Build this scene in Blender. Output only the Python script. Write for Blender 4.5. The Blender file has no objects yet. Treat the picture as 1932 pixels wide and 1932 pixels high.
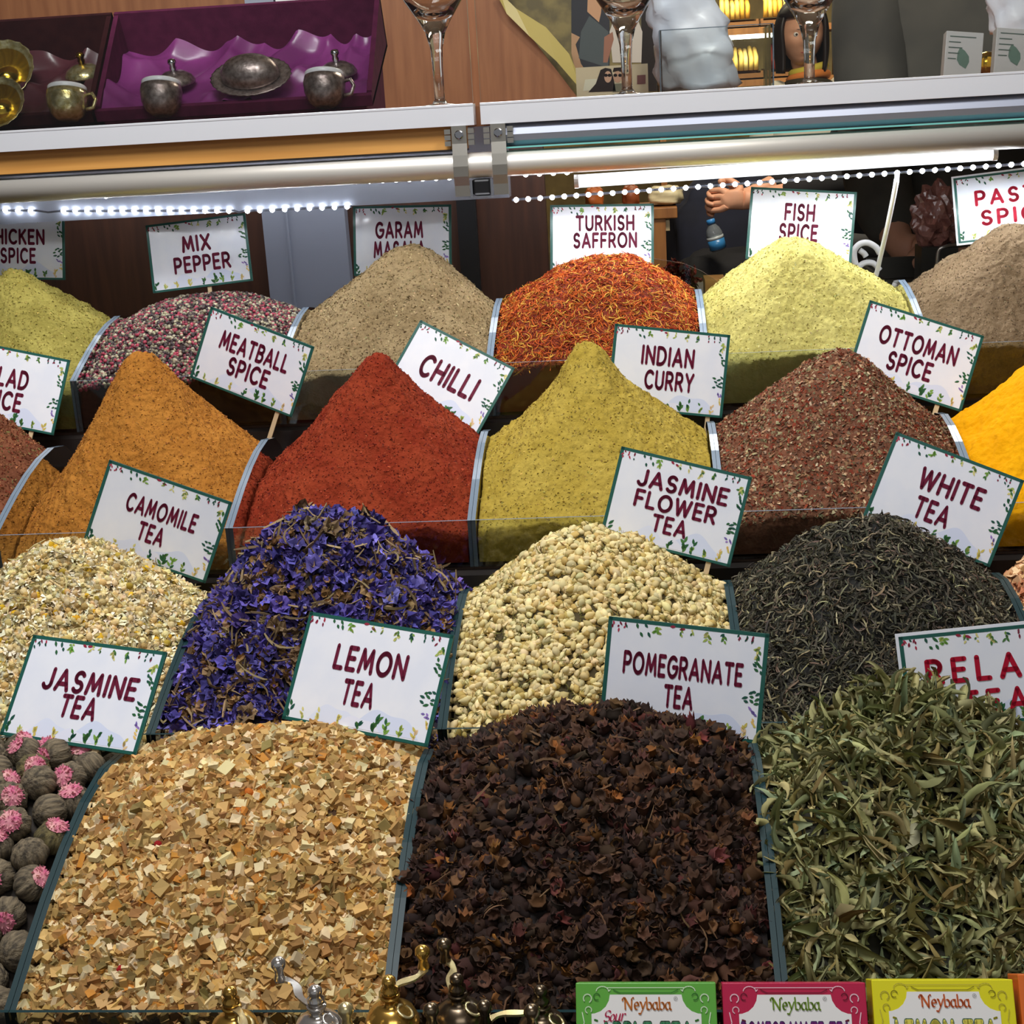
import bpy, math, random
import numpy as np
from mathutils import Vector, Matrix, Euler

random.seed(7)
RNG = np.random.default_rng(11)
SC = bpy.context.scene
COL = SC.collection
PI = math.pi

# ------------------------------------------------------------------ camera
FPX, PITCH, YAW, ROLL = 2700.0, math.radians(16), math.radians(-5.4386), math.radians(-3.36366)
_cf = np.array([math.sin(YAW)*math.cos(PITCH), math.cos(YAW)*math.cos(PITCH), -math.sin(PITCH)])
_r0 = np.array([math.cos(YAW), -math.sin(YAW), 0.0])
_u0 = np.cross(_r0, _cf)
_r = math.cos(ROLL)*_r0 + math.sin(ROLL)*_u0
_u = -math.sin(ROLL)*_r0 + math.cos(ROLL)*_u0
cam_data = bpy.data.cameras.new('camera')
cam_data.sensor_fit = 'HORIZONTAL'
cam_data.sensor_width = 36.0
cam_data.lens = 36.0*FPX/1932.0
cam_data.clip_start = 0.02
cam = bpy.data.objects.new('camera', cam_data)
COL.objects.link(cam)
cam.matrix_world = Matrix(((_r[0], _u[0], -_cf[0], 0), (_r[1], _u[1], -_cf[1], 0), (_r[2], _u[2], -_cf[2], 0), (0, 0, 0, 1)))
SC.camera = cam

def at(px, py, Y):
    """point where the line of sight through a pixel meets the vertical plane at depth Y"""
    d = _cf*FPX + _r*(px-966) - _u*(py-966)
    return d*Y/d[1]

# ------------------------------------------------------------------ world, lights, exposure
SC.view_settings.view_transform = 'Standard'
SC.view_settings.look = 'None'
SC.view_settings.gamma = 1.0
SC.view_settings.exposure = 0.1
SC.view_settings.use_curve_mapping = False
W = bpy.data.worlds.new('world')
SC.world = W
W.use_nodes = True
W.node_tree.nodes['Background'].inputs[0].default_value = (0.95, 0.97, 1.0, 1)
W.node_tree.nodes['Background'].inputs[1].default_value = 0.17

def area(name, loc, target, sx, sy, energy, color=(1, 1, 1)):
    l = bpy.data.lights.new(name, 'AREA')
    l.shape = 'RECTANGLE'; l.size = sx; l.size_y = sy; l.energy = energy; l.color = color
    o = bpy.data.objects.new(name, l); COL.objects.link(o)
    o.location = loc
    o.rotation_euler = (Vector(target)-Vector(loc)).to_track_quat('-Z', 'Y').to_euler()
    return o

area('ceiling_lamp', (-0.45, 0.85, 1.3), (-0.2, 1.3, -0.5), 1.0, 0.4, 28, (0.98, 0.98, 1.0))
area('ceiling_lamp', (0.3, -0.9, 1.3), (0.0, 1.5, -0.4), 1.4, 0.5, 8, (0.98, 0.98, 1.0))
area('shelf_light', (-0.75, 1.55, 0.75), (-0.6, 2.2, 0.0), 0.25, 0.12, 4.5, (1.0, 0.97, 0.92))
area('shelf_light', (0.35, 1.5, 0.8), (0.25, 2.4, 0.0), 0.25, 0.12, 6.0, (1.0, 0.97, 0.92))  # second light, added to whiten the bag on the right
area('under_shelf_fill', (-0.2, 2.16, -0.04), (-0.2, 2.24, -1.0), 1.5, 0.06, 1.5, (0.95, 0.97, 1.0))  # unseen light added to brighten the hand, peppers and cabinet below
area('shop_lamp', (0.45, 3.75, 1.3), (0.5, 3.9, -1), 0.8, 0.4, 45, (1.0, 0.9, 0.72))
area('shop_lamp', (0.5, 6.9, 1.25), (0.6, 7.6, 0.0), 1.4, 0.3, 75, (1.0, 0.88, 0.62))

# ------------------------------------------------------------------ colour and material helpers
def lin(c):
    def f(v):
        v /= 255.0
        return v/12.92 if v <= 0.04045 else ((v+0.055)/1.055)**2.4
    return (f(c[0]), f(c[1]), f(c[2]), 1.0)

def new_mat(name):
    m = bpy.data.materials.new(name); m.use_nodes = True
    nt = m.node_tree
    return m, nt, nt.nodes['Principled BSDF']

def mat(name, rgb, rough=0.6, metal=0.0, rgb2=None, scale=40, bump=0.0, bscale=200, spec=0.5, stretch=None, detail=4, coat=0.0, lo=0.35, hi=0.65):
    m, nt, b = new_mat(name)
    b.inputs['Base Color'].default_value = lin(rgb)
    b.inputs['Roughness'].default_value = rough
    b.inputs['Metallic'].default_value = metal
    b.inputs['Specular IOR Level'].default_value = spec
    b.inputs['Coat Weight'].default_value = coat
    tc = nt.nodes.new('ShaderNodeTexCoord')
    src = tc.outputs['Object']
    if stretch:
        mp = nt.nodes.new('ShaderNodeMapping'); mp.inputs['Scale'].default_value = stretch
        nt.links.new(src, mp.inputs[0]); src = mp.outputs[0]
    if rgb2:
        n = nt.nodes.new('ShaderNodeTexNoise'); n.inputs['Scale'].default_value = scale; n.inputs['Detail'].default_value = detail
        nt.links.new(src, n.inputs['Vector'])
        r = nt.nodes.new('ShaderNodeValToRGB')
        r.color_ramp.elements[0].position = lo; r.color_ramp.elements[0].color = lin(rgb)
        r.color_ramp.elements[1].position = hi; r.color_ramp.elements[1].color = lin(rgb2)
        nt.links.new(n.outputs['Fac'], r.inputs[0]); nt.links.new(r.outputs[0], b.inputs['Base Color'])
    if bump:
        n = nt.nodes.new('ShaderNodeTexNoise'); n.inputs['Scale'].default_value = bscale; n.inputs['Detail'].default_value = 5
        nt.links.new(src, n.inputs['Vector'])
        bp = nt.nodes.new('ShaderNodeBump'); bp.inputs['Strength'].default_value = bump; bp.inputs['Distance'].default_value = 0.002
        nt.links.new(n.outputs['Fac'], bp.inputs['Height']); nt.links.new(bp.outputs[0], b.inputs['Normal'])
    return m

def tint_mat(name, rough=0.8, metal=0.0, spec=0.3, bump=0.0, bscale=500):
    """base colour from each piece's own colour"""
    m, nt, b = new_mat(name)
    a = nt.nodes.new('ShaderNodeAttribute'); a.attribute_name = 'tint'
    nt.links.new(a.outputs['Color'], b.inputs['Base Color'])
    b.inputs['Roughness'].default_value = rough; b.inputs['Metallic'].default_value = metal
    b.inputs['Specular IOR Level'].default_value = spec
    if bump:
        tc = nt.nodes.new('ShaderNodeTexCoord')
        n = nt.nodes.new('ShaderNodeTexNoise'); n.inputs['Scale'].default_value = bscale; n.inputs['Detail'].default_value = 4
        nt.links.new(tc.outputs['Object'], n.inputs['Vector'])
        bp = nt.nodes.new('ShaderNodeBump'); bp.inputs['Strength'].default_value = bump; bp.inputs['Distance'].default_value = 0.002
        nt.links.new(n.outputs['Fac'], bp.inputs['Height']); nt.links.new(bp.outputs[0], b.inputs['Normal'])
    return m

def clear_mat(name, tint=(0.9, 0.95, 0.95), gloss=0.03, ior=1.45, haze=None):
    """thin clear sheet: see-through with a Fresnel reflection"""
    m = bpy.data.materials.new(name); m.use_nodes = True
    nt = m.node_tree; nt.nodes.clear()
    out = nt.nodes.new('ShaderNodeOutputMaterial')
    tr = nt.nodes.new('ShaderNodeBsdfTransparent'); tr.inputs[0].default_value = (*tint, 1)
    gl = nt.nodes.new('ShaderNodeBsdfGlossy'); gl.inputs['Roughness'].default_value = gloss
    fr = nt.nodes.new('ShaderNodeFresnel'); fr.inputs[0].default_value = ior
    mx = nt.nodes.new('ShaderNodeMixShader')
    nt.links.new(fr.outputs[0], mx.inputs[0]); nt.links.new(tr.outputs[0], mx.inputs[1]); nt.links.new(gl.outputs[0], mx.inputs[2])
    last = mx
    if haze:
        df = nt.nodes.new('ShaderNodeBsdfDiffuse'); df.inputs[0].default_value = lin(haze[0])
        m2 = nt.nodes.new('ShaderNodeMixShader'); m2.inputs[0].default_value = haze[1]
        nt.links.new(mx.outputs[0], m2.inputs[1]); nt.links.new(df.outputs[0], m2.inputs[2]); last = m2
    nt.links.new(last.outputs[0], out.inputs[0])
    return m

def glow_mat(name, color, strength):
    m = bpy.data.materials.new(name); m.use_nodes = True
    nt = m.node_tree; nt.nodes.clear()
    out = nt.nodes.new('ShaderNodeOutputMaterial'); e = nt.nodes.new('ShaderNodeEmission')
    e.inputs[0].default_value = (*color, 1); e.inputs[1].default_value = strength
    nt.links.new(e.outputs[0], out.inputs[0])
    return m

# ------------------------------------------------------------------ mesh helpers
class MB:
    """collects shapes for ONE mesh object"""
    def __init__(s):
        s.v = []; s.f = []; s.m = []; s.c = []
    def add(s, verts, faces, mi=0, col=None):
        b = len(s.v)
        s.v.extend([tuple(map(float, p)) for p in verts])
        s.f.extend([tuple(i+b for i in f) for f in faces])
        s.m.extend([mi]*len(faces))
        if col is not None:
            while len(s.c) < b: s.c.append((1, 1, 1, 1))
            s.c.extend([col]*len(verts))
    def box(s, lo, hi, mi=0, M=None, col=None):
        (x0, y0, z0), (x1, y1, z1) = lo, hi
        v = [(x0, y0, z0), (x1, y0, z0), (x1, y1, z0), (x0, y1, z0), (x0, y0, z1), (x1, y0, z1), (x1, y1, z1), (x0, y1, z1)]
        if M is not None: v = [tuple(M @ Vector(p)) for p in v]
        s.add(v, [(3, 2, 1, 0), (4, 5, 6, 7), (0, 1, 5, 4), (1, 2, 6, 5), (2, 3, 7, 6), (3, 0, 4, 7)], mi, col)
    def prism(s, pts, axis, a, b, mi=0, mi_side=None, M=None, col=None):
        """outline in the plane across `axis` pulled from a to b"""
        n = len(pts)
        def put(p, t):
            q = {0: (t, p[0], p[1]), 1: (p[0], t, p[1]), 2: (p[0], p[1], t)}[axis]
            return tuple(M @ Vector(q)) if M is not None else q
        v = [put(p, a) for p in pts]+[put(p, b) for p in pts]
        k = len(s.f)
        s.add(v, [tuple(range(n))[::-1], tuple(range(n, 2*n))], mi, col)
        base = len(s.v)-2*n
        for i in range(n):
            j = (i+1) % n
            s.f.append((base+i, base+j, base+n+j, base+n+i)); s.m.append(mi if mi_side is None else mi_side)
    def tube(s, path, rad, seg=8, mi=0, cap=True, col=None, flat=1.0):
        P = [Vector(p) for p in path]; n = len(P)
        R = rad if hasattr(rad, '__len__') else [rad]*n
        t = (P[1]-P[0]).normalized()
        up = Vector((0, 0, 1)) if abs(t.z) < 0.9 else Vector((1, 0, 0))
        a = t.cross(up).normalized()
        v = []
        for i in range(n):
            t = (P[min(i+1, n-1)]-P[max(i-1, 0)]).normalized()
            a = (a-t*a.dot(t)).normalized(); b = t.cross(a)
            for k in range(seg):
                w = 2*PI*k/seg
                v.append(P[i]+a*math.cos(w)*R[i]+b*math.sin(w)*R[i]*flat)
        f = []
        for i in range(n-1):
            for k in range(seg):
                l = (k+1) % seg
                f.append((i*seg+k, i*seg+l, (i+1)*seg+l, (i+1)*seg+k))
        if cap:
            f.append(tuple(range(seg))[::-1]); f.append(tuple((n-1)*seg+k for k in range(seg)))
        s.add(v, f, mi, col)
    def lathe(s, prof, seg=24, mi=0, M=None, col=None, sx=1, sy=1, wob=None):
        """profile of (radius, z) turned about z"""
        v = []; f = []; n = len(prof)
        for i, (r, z) in enumerate(prof):
            for k in range(seg):
                w = 2*PI*k/seg
                rr = r*(wob(w, i) if wob else 1)
                p = Vector((rr*math.cos(w)*sx, rr*math.sin(w)*sy, z))
                v.append(M @ p if M is not None else p)
        for i in range(n-1):
            for k in range(seg):
                l = (k+1) % seg
                f.append((i*seg+k, i*seg+l, (i+1)*seg+l, (i+1)*seg+k))
        if prof[0][0] > 1e-6: f.append(tuple(range(seg))[::-1])
        if prof[-1][0] > 1e-6: f.append(tuple((n-1)*seg+k for k in range(seg)))
        s.add(v, f, mi, col)
    def ball(s, c, r, seg=16, rings=10, mi=0, M=None, col=None, sc=(1, 1, 1)):
        T = Matrix.Translation(c) @ (M if M is not None else Matrix()) @ Matrix.Diagonal((*sc, 1))
        prof = [(r*math.sin(PI*i/rings), -r*math.cos(PI*i/rings)) for i in range(rings+1)]
        prof[0] = (1e-7, -r); prof[-1] = (1e-7, r)
        s.lathe(prof, seg, mi, T, col)
    def grid(s, fn, nu, nv, mi=0, col=None, flip=False):
        v = [fn(i/nu, j/nv) for j in range(nv+1) for i in range(nu+1)]
        f = []
        for j in range(nv):
            for i in range(nu):
                a = j*(nu+1)+i
                q = (a, a+1, a+nu+2, a+nu+1)
                f.append(q[::-1] if flip else q)
        s.add(v, f, mi, col)

def smooth_path(P, n=6):
    P = [Vector(p) for p in P]; out = []
    for i in range(len(P)-1):
        a, b, c, d = P[max(i-1, 0)], P[i], P[i+1], P[min(i+2, len(P)-1)]
        for k in range(n):
            t = k/n
            out.append(.5*((2*b)+(c-a)*t+(2*a-5*b+4*c-d)*t*t+(3*b-a-3*c+d)*t**3))
    return out+[P[-1]]

def obj(name, mb, mats, parent=None, smooth=False, origin=None, sub=0, bevel=0.0, local=False, solid=0.0):
    """link the collected shapes as ONE mesh object; world coordinates unless local"""
    me = bpy.data.meshes.new(name)
    o = bpy.data.objects.new(name, me)
    org = Vector(origin) if origin is not None else Vector((0, 0, 0))
    if parent is not None and not local:
        w = Vector((0, 0, 0)); q = parent
        while q is not None:
            w += q.location; q = q.parent
        shift = w+org
    else:
        shift = org
    v = mb.v if local and origin is None else [(p[0]-shift[0], p[1]-shift[1], p[2]-shift[2]) for p in mb.v]
    me.from_pydata(v, [], mb.f)
    if not isinstance(mats, (list, tuple)): mats = [mats]
    for m in mats: me.materials.append(m)
    if any(mb.m): me.polygons.foreach_set('material_index', mb.m)
    if smooth: me.polygons.foreach_set('use_smooth', [True]*len(mb.f))
    if mb.c:
        while len(mb.c) < len(mb.v): mb.c.append((1, 1, 1, 1))
        a = me.color_attributes.new('tint', 'FLOAT_COLOR', 'POINT')
        a.data.foreach_set('color', np.array(mb.c, dtype=np.float32).ravel())
    me.update()
    COL.objects.link(o)
    o.location = org
    if parent is not None: o.parent = parent
    if solid:
        md = o.modifiers.new('solid', 'SOLIDIFY'); md.thickness = solid; md.offset = 0
    if bevel:
        md = o.modifiers.new('bevel', 'BEVEL'); md.width = bevel; md.segments = 2; md.limit_method = 'ANGLE'
    if sub:
        md = o.modifiers.new('sub', 'SUBSURF'); md.levels = sub; md.render_levels = sub
    return o

def tag(o, label, cat, group=None, kind=None):
    o['label'] = label; o['category'] = cat
    if group: o['group'] = group
    if kind: o['kind'] = kind
    return o

def thing(name, label, cat, loc, group=None, rot=None):
    o = bpy.data.objects.new(name, None); COL.objects.link(o)
    o.location = loc; o.empty_display_size = 0.02
    if rot is not None: o.rotation_euler = rot
    return tag(o, label, cat, group)

def struct(name, mb, m, **k):
    o = obj(name, mb, m, **k); o['kind'] = 'structure'
    return o

def copy_tree(o, parent=None):
    c = o.copy(); COL.objects.link(c)
    if parent is not None: c.parent = parent
    for ch in list(o.children): copy_tree(ch, c)
    return c

# ------------------------------------------------------------------ noise for heaps
def vnoise(x, y, scale, seed):
    g = np.random.default_rng(seed).random((64, 64))
    X = x*scale+1000.3; Y = y*scale+1000.7
    xi = np.floor(X).astype(int); yi = np.floor(Y).astype(int)
    fx = X-xi; fy = Y-yi
    fx = fx*fx*(3-2*fx); fy = fy*fy*(3-2*fy)
    G = lambda a, b: g[a % 64, b % 64]
    return (G(xi, yi)*(1-fx)+G(xi+1, yi)*fx)*(1-fy)+(G(xi, yi+1)*(1-fx)+G(xi+1, yi+1)*fx)*fy-0.5

# ------------------------------------------------------------------ materials
M_ACR = clear_mat('clear_acrylic', (0.87, 0.9, 0.89), 0.04)
M_EDGE = mat('acrylic_edge', (120, 135, 150), 0.15, 0.0, spec=0.8)
M_EDGE_TEAL = mat('acrylic_edge_teal', (22, 50, 54), 0.42, 0.0, spec=0.25)
M_STAND = mat('dark_stand', (34, 26, 22), 0.5, rgb2=(24, 19, 17), scale=20)
M_TRAY = mat('tray_base', (60, 44, 34), 0.6)
M_CARD = mat('white_card', (236, 238, 244), 0.16, spec=0.5, rgb2=(228, 232, 242), scale=30)
M_GREEN = mat('card_green', (33, 88, 78), 0.3)
M_MAROON = mat('maroon_ink', (104, 26, 52), 0.5, spec=.15)
M_RED = mat('red_ink', (172, 22, 48), 0.5, spec=.15)
M_PRINT = tint_mat('print_ink', 0.35)
M_STICK = mat('stick_wood', (205, 180, 140), 0.7)
M_ALU = mat('brushed_aluminium', (244, 246, 252), 0.3, 0.45, bump=0.05, bscale=60, stretch=(1, 60, 60))
M_ALU2 = mat('tube_aluminium', (226, 222, 214), 0.4, 0.55)
M_STEEL = mat('steel', (190, 186, 176), 0.3, 0.9)
M_CHROME = mat('chrome', (220, 220, 225), 0.08, 1.0)
M_BLACK = mat('black_plastic', (18, 18, 20), 0.4)
M_PANELWOOD = mat('cabinet_wood', (74, 44, 30), 0.45, rgb2=(58, 34, 24), scale=6, stretch=(14, 14, 1.2))
M_SHELFWOOD = mat('shelf_wood', (152, 98, 60), 0.45, rgb2=(132, 80, 46), scale=5, stretch=(14, 14, 1.2))
M_RECESS = mat('wood_and_reflection', (206, 150, 78), 0.4, rgb2=(188, 132, 64), scale=4, stretch=(1, 20, 20))
M_GREY = mat('grey_metal', (150, 156, 172), 0.45, 0.3)
M_WHITEPL = mat('white_plastic', (238, 238, 240), 0.35)
M_GLASSPANE = clear_mat('pane_glass', (0.97, 0.985, 0.98), 0.0, 1.35)

# ------------------------------------------------------------------ the setting
mb = MB(); mb.box((-4, -2.5, -1.55), (5, 9.2, -1.5)); struct('floor', mb, mat('floor_tiles', (96, 84, 74), 0.5, rgb2=(84, 74, 66), scale=3))
mb = MB(); mb.box((-4, -2.5, 1.5), (5, 9.2, 1.55)); struct('ceiling', mb, mat('ceiling_plaster', (205, 190, 165), 0.9))
mb = MB(); mb.box((-4, 9.0, -1.5), (5, 9.2, 1.5)); struct('wall_back', mb, mat('stone_wall', (112, 96, 60), 0.9, rgb2=(74, 62, 40), scale=5, bump=0.6, bscale=9))
mb = MB(); mb.box((-4.2, -2.5, -1.5), (-4, 9.2, 1.5)); struct('wall_left', mb, mat('wall_paint', (130, 110, 84), 0.9))
mb = MB(); mb.box((5, -2.5, -1.5), (5.2, 9.2, 1.5)); struct('wall_right', mb, bpy.data.materials['wall_paint'])

# ------------------------------------------------------------------ bins in four stepped rows
BP, BX = 0.28, -0.193266
RY = [0.872, 1.217, 1.540, 1.835, 2.135]
RZ = [-0.618, -0.558, -0.451, -0.326]
LIP = [0.06, 0.05, 0.055, 0.07]
SL = 0.135                                          # trays lean forward

mb = MB()
pts = [(RY[0]-0.004, -1.5), (RY[0]-0.004, RZ[0]-LIP[0]-0.006)]
for i in range(4):
    y1 = RY[i+1]-0.016
    pts.append((y1, RZ[i]-LIP[i]-0.006+SL*(y1-RY[i]) if i < 3 else RZ[3]-LIP[3]-0.006+SL*(y1-RY[3])))
    if i < 3:
        pts.append((y1, RZ[i+1]-LIP[i+1]-0.006))
pts.append((RY[4]-0.016, -1.5))
mb.prism(pts, 0, -1.25, 1.0)
o = obj('display_stand', mb, M_STAND, origin=(0, 1.5, -1.5))
tag(o, 'dark stepped stand carrying the four rows of clear spice bins', 'display stand')

def side_outline(i):
    y0, y1 = RY[i], RY[i+1]-0.02
    z0 = RZ[i]; b = -LIP[i]
    top = []
    for t in (0.0, 0.12, 0.25, 0.4, 0.55, 0.7, 0.82, 0.91, 0.97, 1.0):
        up = (0.082 if i == 0 else 0.058)*math.sin(min(1, t/0.75)*PI/2)-0.045*max(0, (t-0.72)/0.28)**2
        top.append((y0+(y1-y0)*t, z0+up))
    return [(y0, z0+b), (y0, z0)]+top[1:]+[(y1, z0+b+SL*(y1-y0))]

def make_bin(i, k, label, cat='bin'):
    x0 = BX+k*BP+0.0002; x1 = x0+BP-0.0004
    y0, y1 = RY[i], RY[i+1]-0.02; z = RZ[i]
    edge = M_EDGE_TEAL if i < 2 else M_EDGE
    t = thing('spice_bin', label, cat, ((x0+x1)/2, (y0+y1)/2, z-LIP[i]), 'clear bins on the stepped stand')
    m = MB(); m.box((x0, y0-0.003, z-LIP[i]), (x1, y0, z))
    m.m = [0, 1, 0, 0, 0, 0]
    obj('front_panel', m, [M_ACR, edge], t)
    for xa in (x0, x1-0.0044):
        m = MB(); m.prism(side_outline(i), 0, xa, xa+0.0044, 0, 1)
        obj('side_panel', m, [M_ACR, edge], t)
    m = MB(); m.prism([(y0, z-LIP[i]-0.004), (y1, z-LIP[i]-0.004+SL*(y1-y0)), (y1, z-LIP[i]+SL*(y1-y0)), (y0, z-LIP[i])], 0, x0, x1)
    obj('base', m, M_TRAY, t)
    m = MB(); zb = z-LIP[i]+SL*(y1-y0); m.box((x0, y1, zb), (x1, y1+0.003, z+0.012))
    obj('back_panel', m, [M_ACR, edge], t)
    return t

# ------------------------------------------------------------------ heaps
def side_top(i, y):
    t = np.clip((y-RY[i])/(RY[i+1]-0.02-RY[i]), 0, 1)
    return RZ[i]+(0.082 if i == 0 else 0.058)*np.sin(np.minimum(1, t/0.75)*PI/2)-0.045*np.maximum(0, (t-0.72)/0.28)**2

def make_H(i, k, peak, Yp, prof, n, edge=-0.012, eL=0.0, eR=0.0):
    x0 = BX+k*BP+0.0062; x1 = x0+BP-0.0124
    y0, y1 = RY[i]+0.0015, RY[i+1]-0.0225
    P = at(peak[0], peak[1], Yp)
    px = min(max(P[0], x0+0.03), x1-0.03)
    pu = np.array([p[0] for p in prof]); ph = np.array([p[1] for p in prof])
    uu = np.linspace(0, 1.6, 161); hh = np.interp(uu, pu, ph)
    kk = np.ones(9)/9; hh = np.convolve(np.concatenate([np.full(4, hh[0]), hh, np.full(4, hh[-1])]), kk, 'valid')
    def fill(x, y):
        sx = (x-px); e = np.where(sx < 0, eL*np.clip(-sx/(px-x0), 0, 1), eR*np.clip(sx/(x1-px), 0, 1))
        return side_top(i, y)+edge+e
    dz = P[2]-float(fill(px, P[1]))
    floor_ = lambda y: RZ[i]-LIP[i]+SL*(y-y0)+0.004
    def H(x, y):
        dx = x-px; dy = y-P[1]
        ax = np.where(dx < 0, px-x0, x1-px); ay = np.where(dy < 0, P[1]-y0, y1-P[1])
        A, B = np.abs(dx/ax), np.abs(dy/ay)
        u2 = np.sqrt(A*A+B*B)
        nn = 2+(n-2)*np.clip(u2, 0, 1)
        u = (A**nn+B**nn)**(1.0/nn)
        z = fill(x, y)+dz*np.interp(u, uu, hh)
        return np.maximum(z, floor_(y))
    return H, (x0, x1, y0, y1), floor_

def heap_surface(H, rect, floor_, nx, ny, amps, seed):
    x0, x1, y0, y1 = rect
    xs = np.linspace(x0, x1, nx); ys = np.linspace(y0, y1, ny)
    X, Y = np.meshgrid(xs, ys)
    Z = H(X, Y)
    for q, (a, s) in enumerate(amps):
        Z = Z+a*2*vnoise(X, Y, s, seed+q)
    Z = np.maximum(Z, floor_(Y))
    V = np.stack([X, Y, Z], -1).reshape(-1, 3)
    idx = np.arange(nx*ny).reshape(ny, nx)
    F = np.stack([idx[:-1, :-1], idx[:-1, 1:], idx[1:, 1:], idx[1:, :-1]], -1).reshape(-1, 4)
    # skirt down to the tray
    ring = np.concatenate([idx[0, :], idx[1:, -1], idx[-1, -2::-1], idx[-2:0:-1, 0]])
    B = V[ring].copy(); B[:, 2] = floor_(B[:, 1])
    nb = len(ring); b0 = len(V)
    V = np.concatenate([V, B])
    a = np.arange(nb); c = (a+1) % nb
    S = np.stack([ring[a], b0+a, b0+c, ring[c]], -1)
    return V, np.concatenate([F, S]), (lambda x, y: H(x, y)+sum(2*am*vnoise(x, y, s, seed+q) for q, (am, s) in enumerate(amps)))

def scatter(Hf, rect, n, tmpl, size, tilt=0.5, lift=(0, 0), colors=None, var=0.12, rng=RNG, aniso=0.15, stand=0.0, flow=None, keep=None):
    """n little pieces laid on a heap; returns vertices, faces (lists by size), colours"""
    x0, x1, y0, y1 = rect
    e = 0.003
    pts = []
    while len(pts) < n:
        x = rng.uniform(x0, x1, n*2); y = rng.uniform(y0, y1, n*2)
        gx = (Hf(x+e, y)-Hf(x-e, y))/(2*e); gy = (Hf(x, y+e)-Hf(x, y-e))/(2*e)
        w = np.sqrt(1+gx*gx+gy*gy)
        ok = rng.random(len(x)) < np.minimum(w/2.5, 1)
        if keep is not None: ok &= keep(x, y)
        q = np.stack([x, y, Hf(x, y), gx, gy], -1)[ok]
        pts = q if len(pts) == 0 else np.concatenate([pts, q])
    pts = pts[:n]
    N = np.stack([-pts[:, 3], -pts[:, 4], np.ones(n)], -1); N /= np.linalg.norm(N, axis=1)[:, None]
    N = N+rng.normal(0, tilt, (n, 3)); N /= np.linalg.norm(N, axis=1)[:, None]
    A = rng.normal(0, 1, (n, 3))
    if flow is not None: A = A*0.8+np.array(flow)
    A -= N*(A*N).sum(1)[:, None]; A /= np.linalg.norm(A, axis=1)[:, None]
    B = np.cross(N, A)
    sz = rng.uniform(size[0], size[1], n)
    sc = sz[:, None]*(1+rng.normal(0, aniso, (n, 3))).clip(0.5, 1.7)
    P = pts[:, :3]+N*rng.uniform(lift[0], lift[1], n)[:, None]
    which = rng.integers(0, len(tmpl), n)
    if colors:
        cw = np.array([c[1] for c in colors], float); cw /= cw.sum()
        ci = rng.choice(len(colors), n, p=cw)
        cc = np.array([lin(c[0])[:3] for c in colors])[ci]
    else:
        cc = np.ones((n, 3))
    cc = cc*(1+rng.normal(0, var, (n, 1)))*(1+rng.normal(0, var*0.25, (n, 3)))
    cc = cc.clip(0.003, 0.95)
    outV, outF, outC = [], [], []
    base = 0
    for t, tp in enumerate(tmpl):
        tv, tf = np.array(tp[0], float), tp[1]
        tcol = np.array(tp[2], float) if len(tp) > 2 else None
        sel = np.where(which == t)[0]
        if not len(sel): continue
        L = tv[None]*sc[sel][:, None, :]
        V = L[..., 0:1]*A[sel][:, None]+L[..., 1:2]*B[sel][:, None]+L[..., 2:3]*N[sel][:, None]+P[sel][:, None]
        nv = len(tv)
        off = base+np.arange(len(sel))*nv
        for f in tf:
            outF.append(off[:, None]+np.array(f)[None])
        C = np.repeat(cc[sel][:, None, :], nv, 1)
        if tcol is not None: C = C*tcol[None]
        outV.append(V.reshape(-1, 3)); outC.append(C.reshape(-1, 3))
        base += nv*len(sel)
    return np.concatenate(outV), outF, np.concatenate(outC).clip(0, 1)

def np_mesh(name, Vs, Fs, mats, midx, cols, origin, smooth):
    """Vs: vertex blocks, Fs: per block a list of face arrays"""
    V = np.concatenate(Vs)-np.array(origin)[None]
    tot, loops, mi, sm = [], [], [], []
    b = 0
    for v, fl, m, s in zip(Vs, Fs, midx, smooth):
        for f in fl:
            f = np.asarray(f)
            loops.append((f+b).ravel()); tot.append(np.full(len(f), f.shape[1])); mi.append(np.full(len(f), m)); sm.append(np.full(len(f), s))
        b += len(v)
    loops = np.concatenate(loops).astype(np.int32); tot = np.concatenate(tot).astype(np.int32)
    mi = np.concatenate(mi).astype(np.int32); sm = np.concatenate(sm)
    me = bpy.data.meshes.new(name)
    me.vertices.add(len(V)); me.vertices.foreach_set('co', V.astype(np.float32).ravel())
    me.loops.add(len(loops)); me.loops.foreach_set('vertex_index', loops)
    me.polygons.add(len(tot))
    st = np.concatenate([[0], np.cumsum(tot)[:-1]]).astype(np.int32)
    me.polygons.foreach_set('loop_start', st)
    me.polygons.foreach_set('material_index', mi); me.polygons.foreach_set('use_smooth', sm.astype(bool))
    for m in mats: me.materials.append(m)
    C = np.concatenate(cols)
    a = me.color_attributes.new('tint', 'FLOAT_COLOR', 'POINT')
    a.data.foreach_set('color', np.concatenate([C, np.ones((len(C), 1))], 1).astype(np.float32).ravel())
    me.update(calc_edges=True); me.validate()
    o = bpy.data.objects.new(name, me); COL.objects.link(o); o.location = origin
    return o

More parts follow.
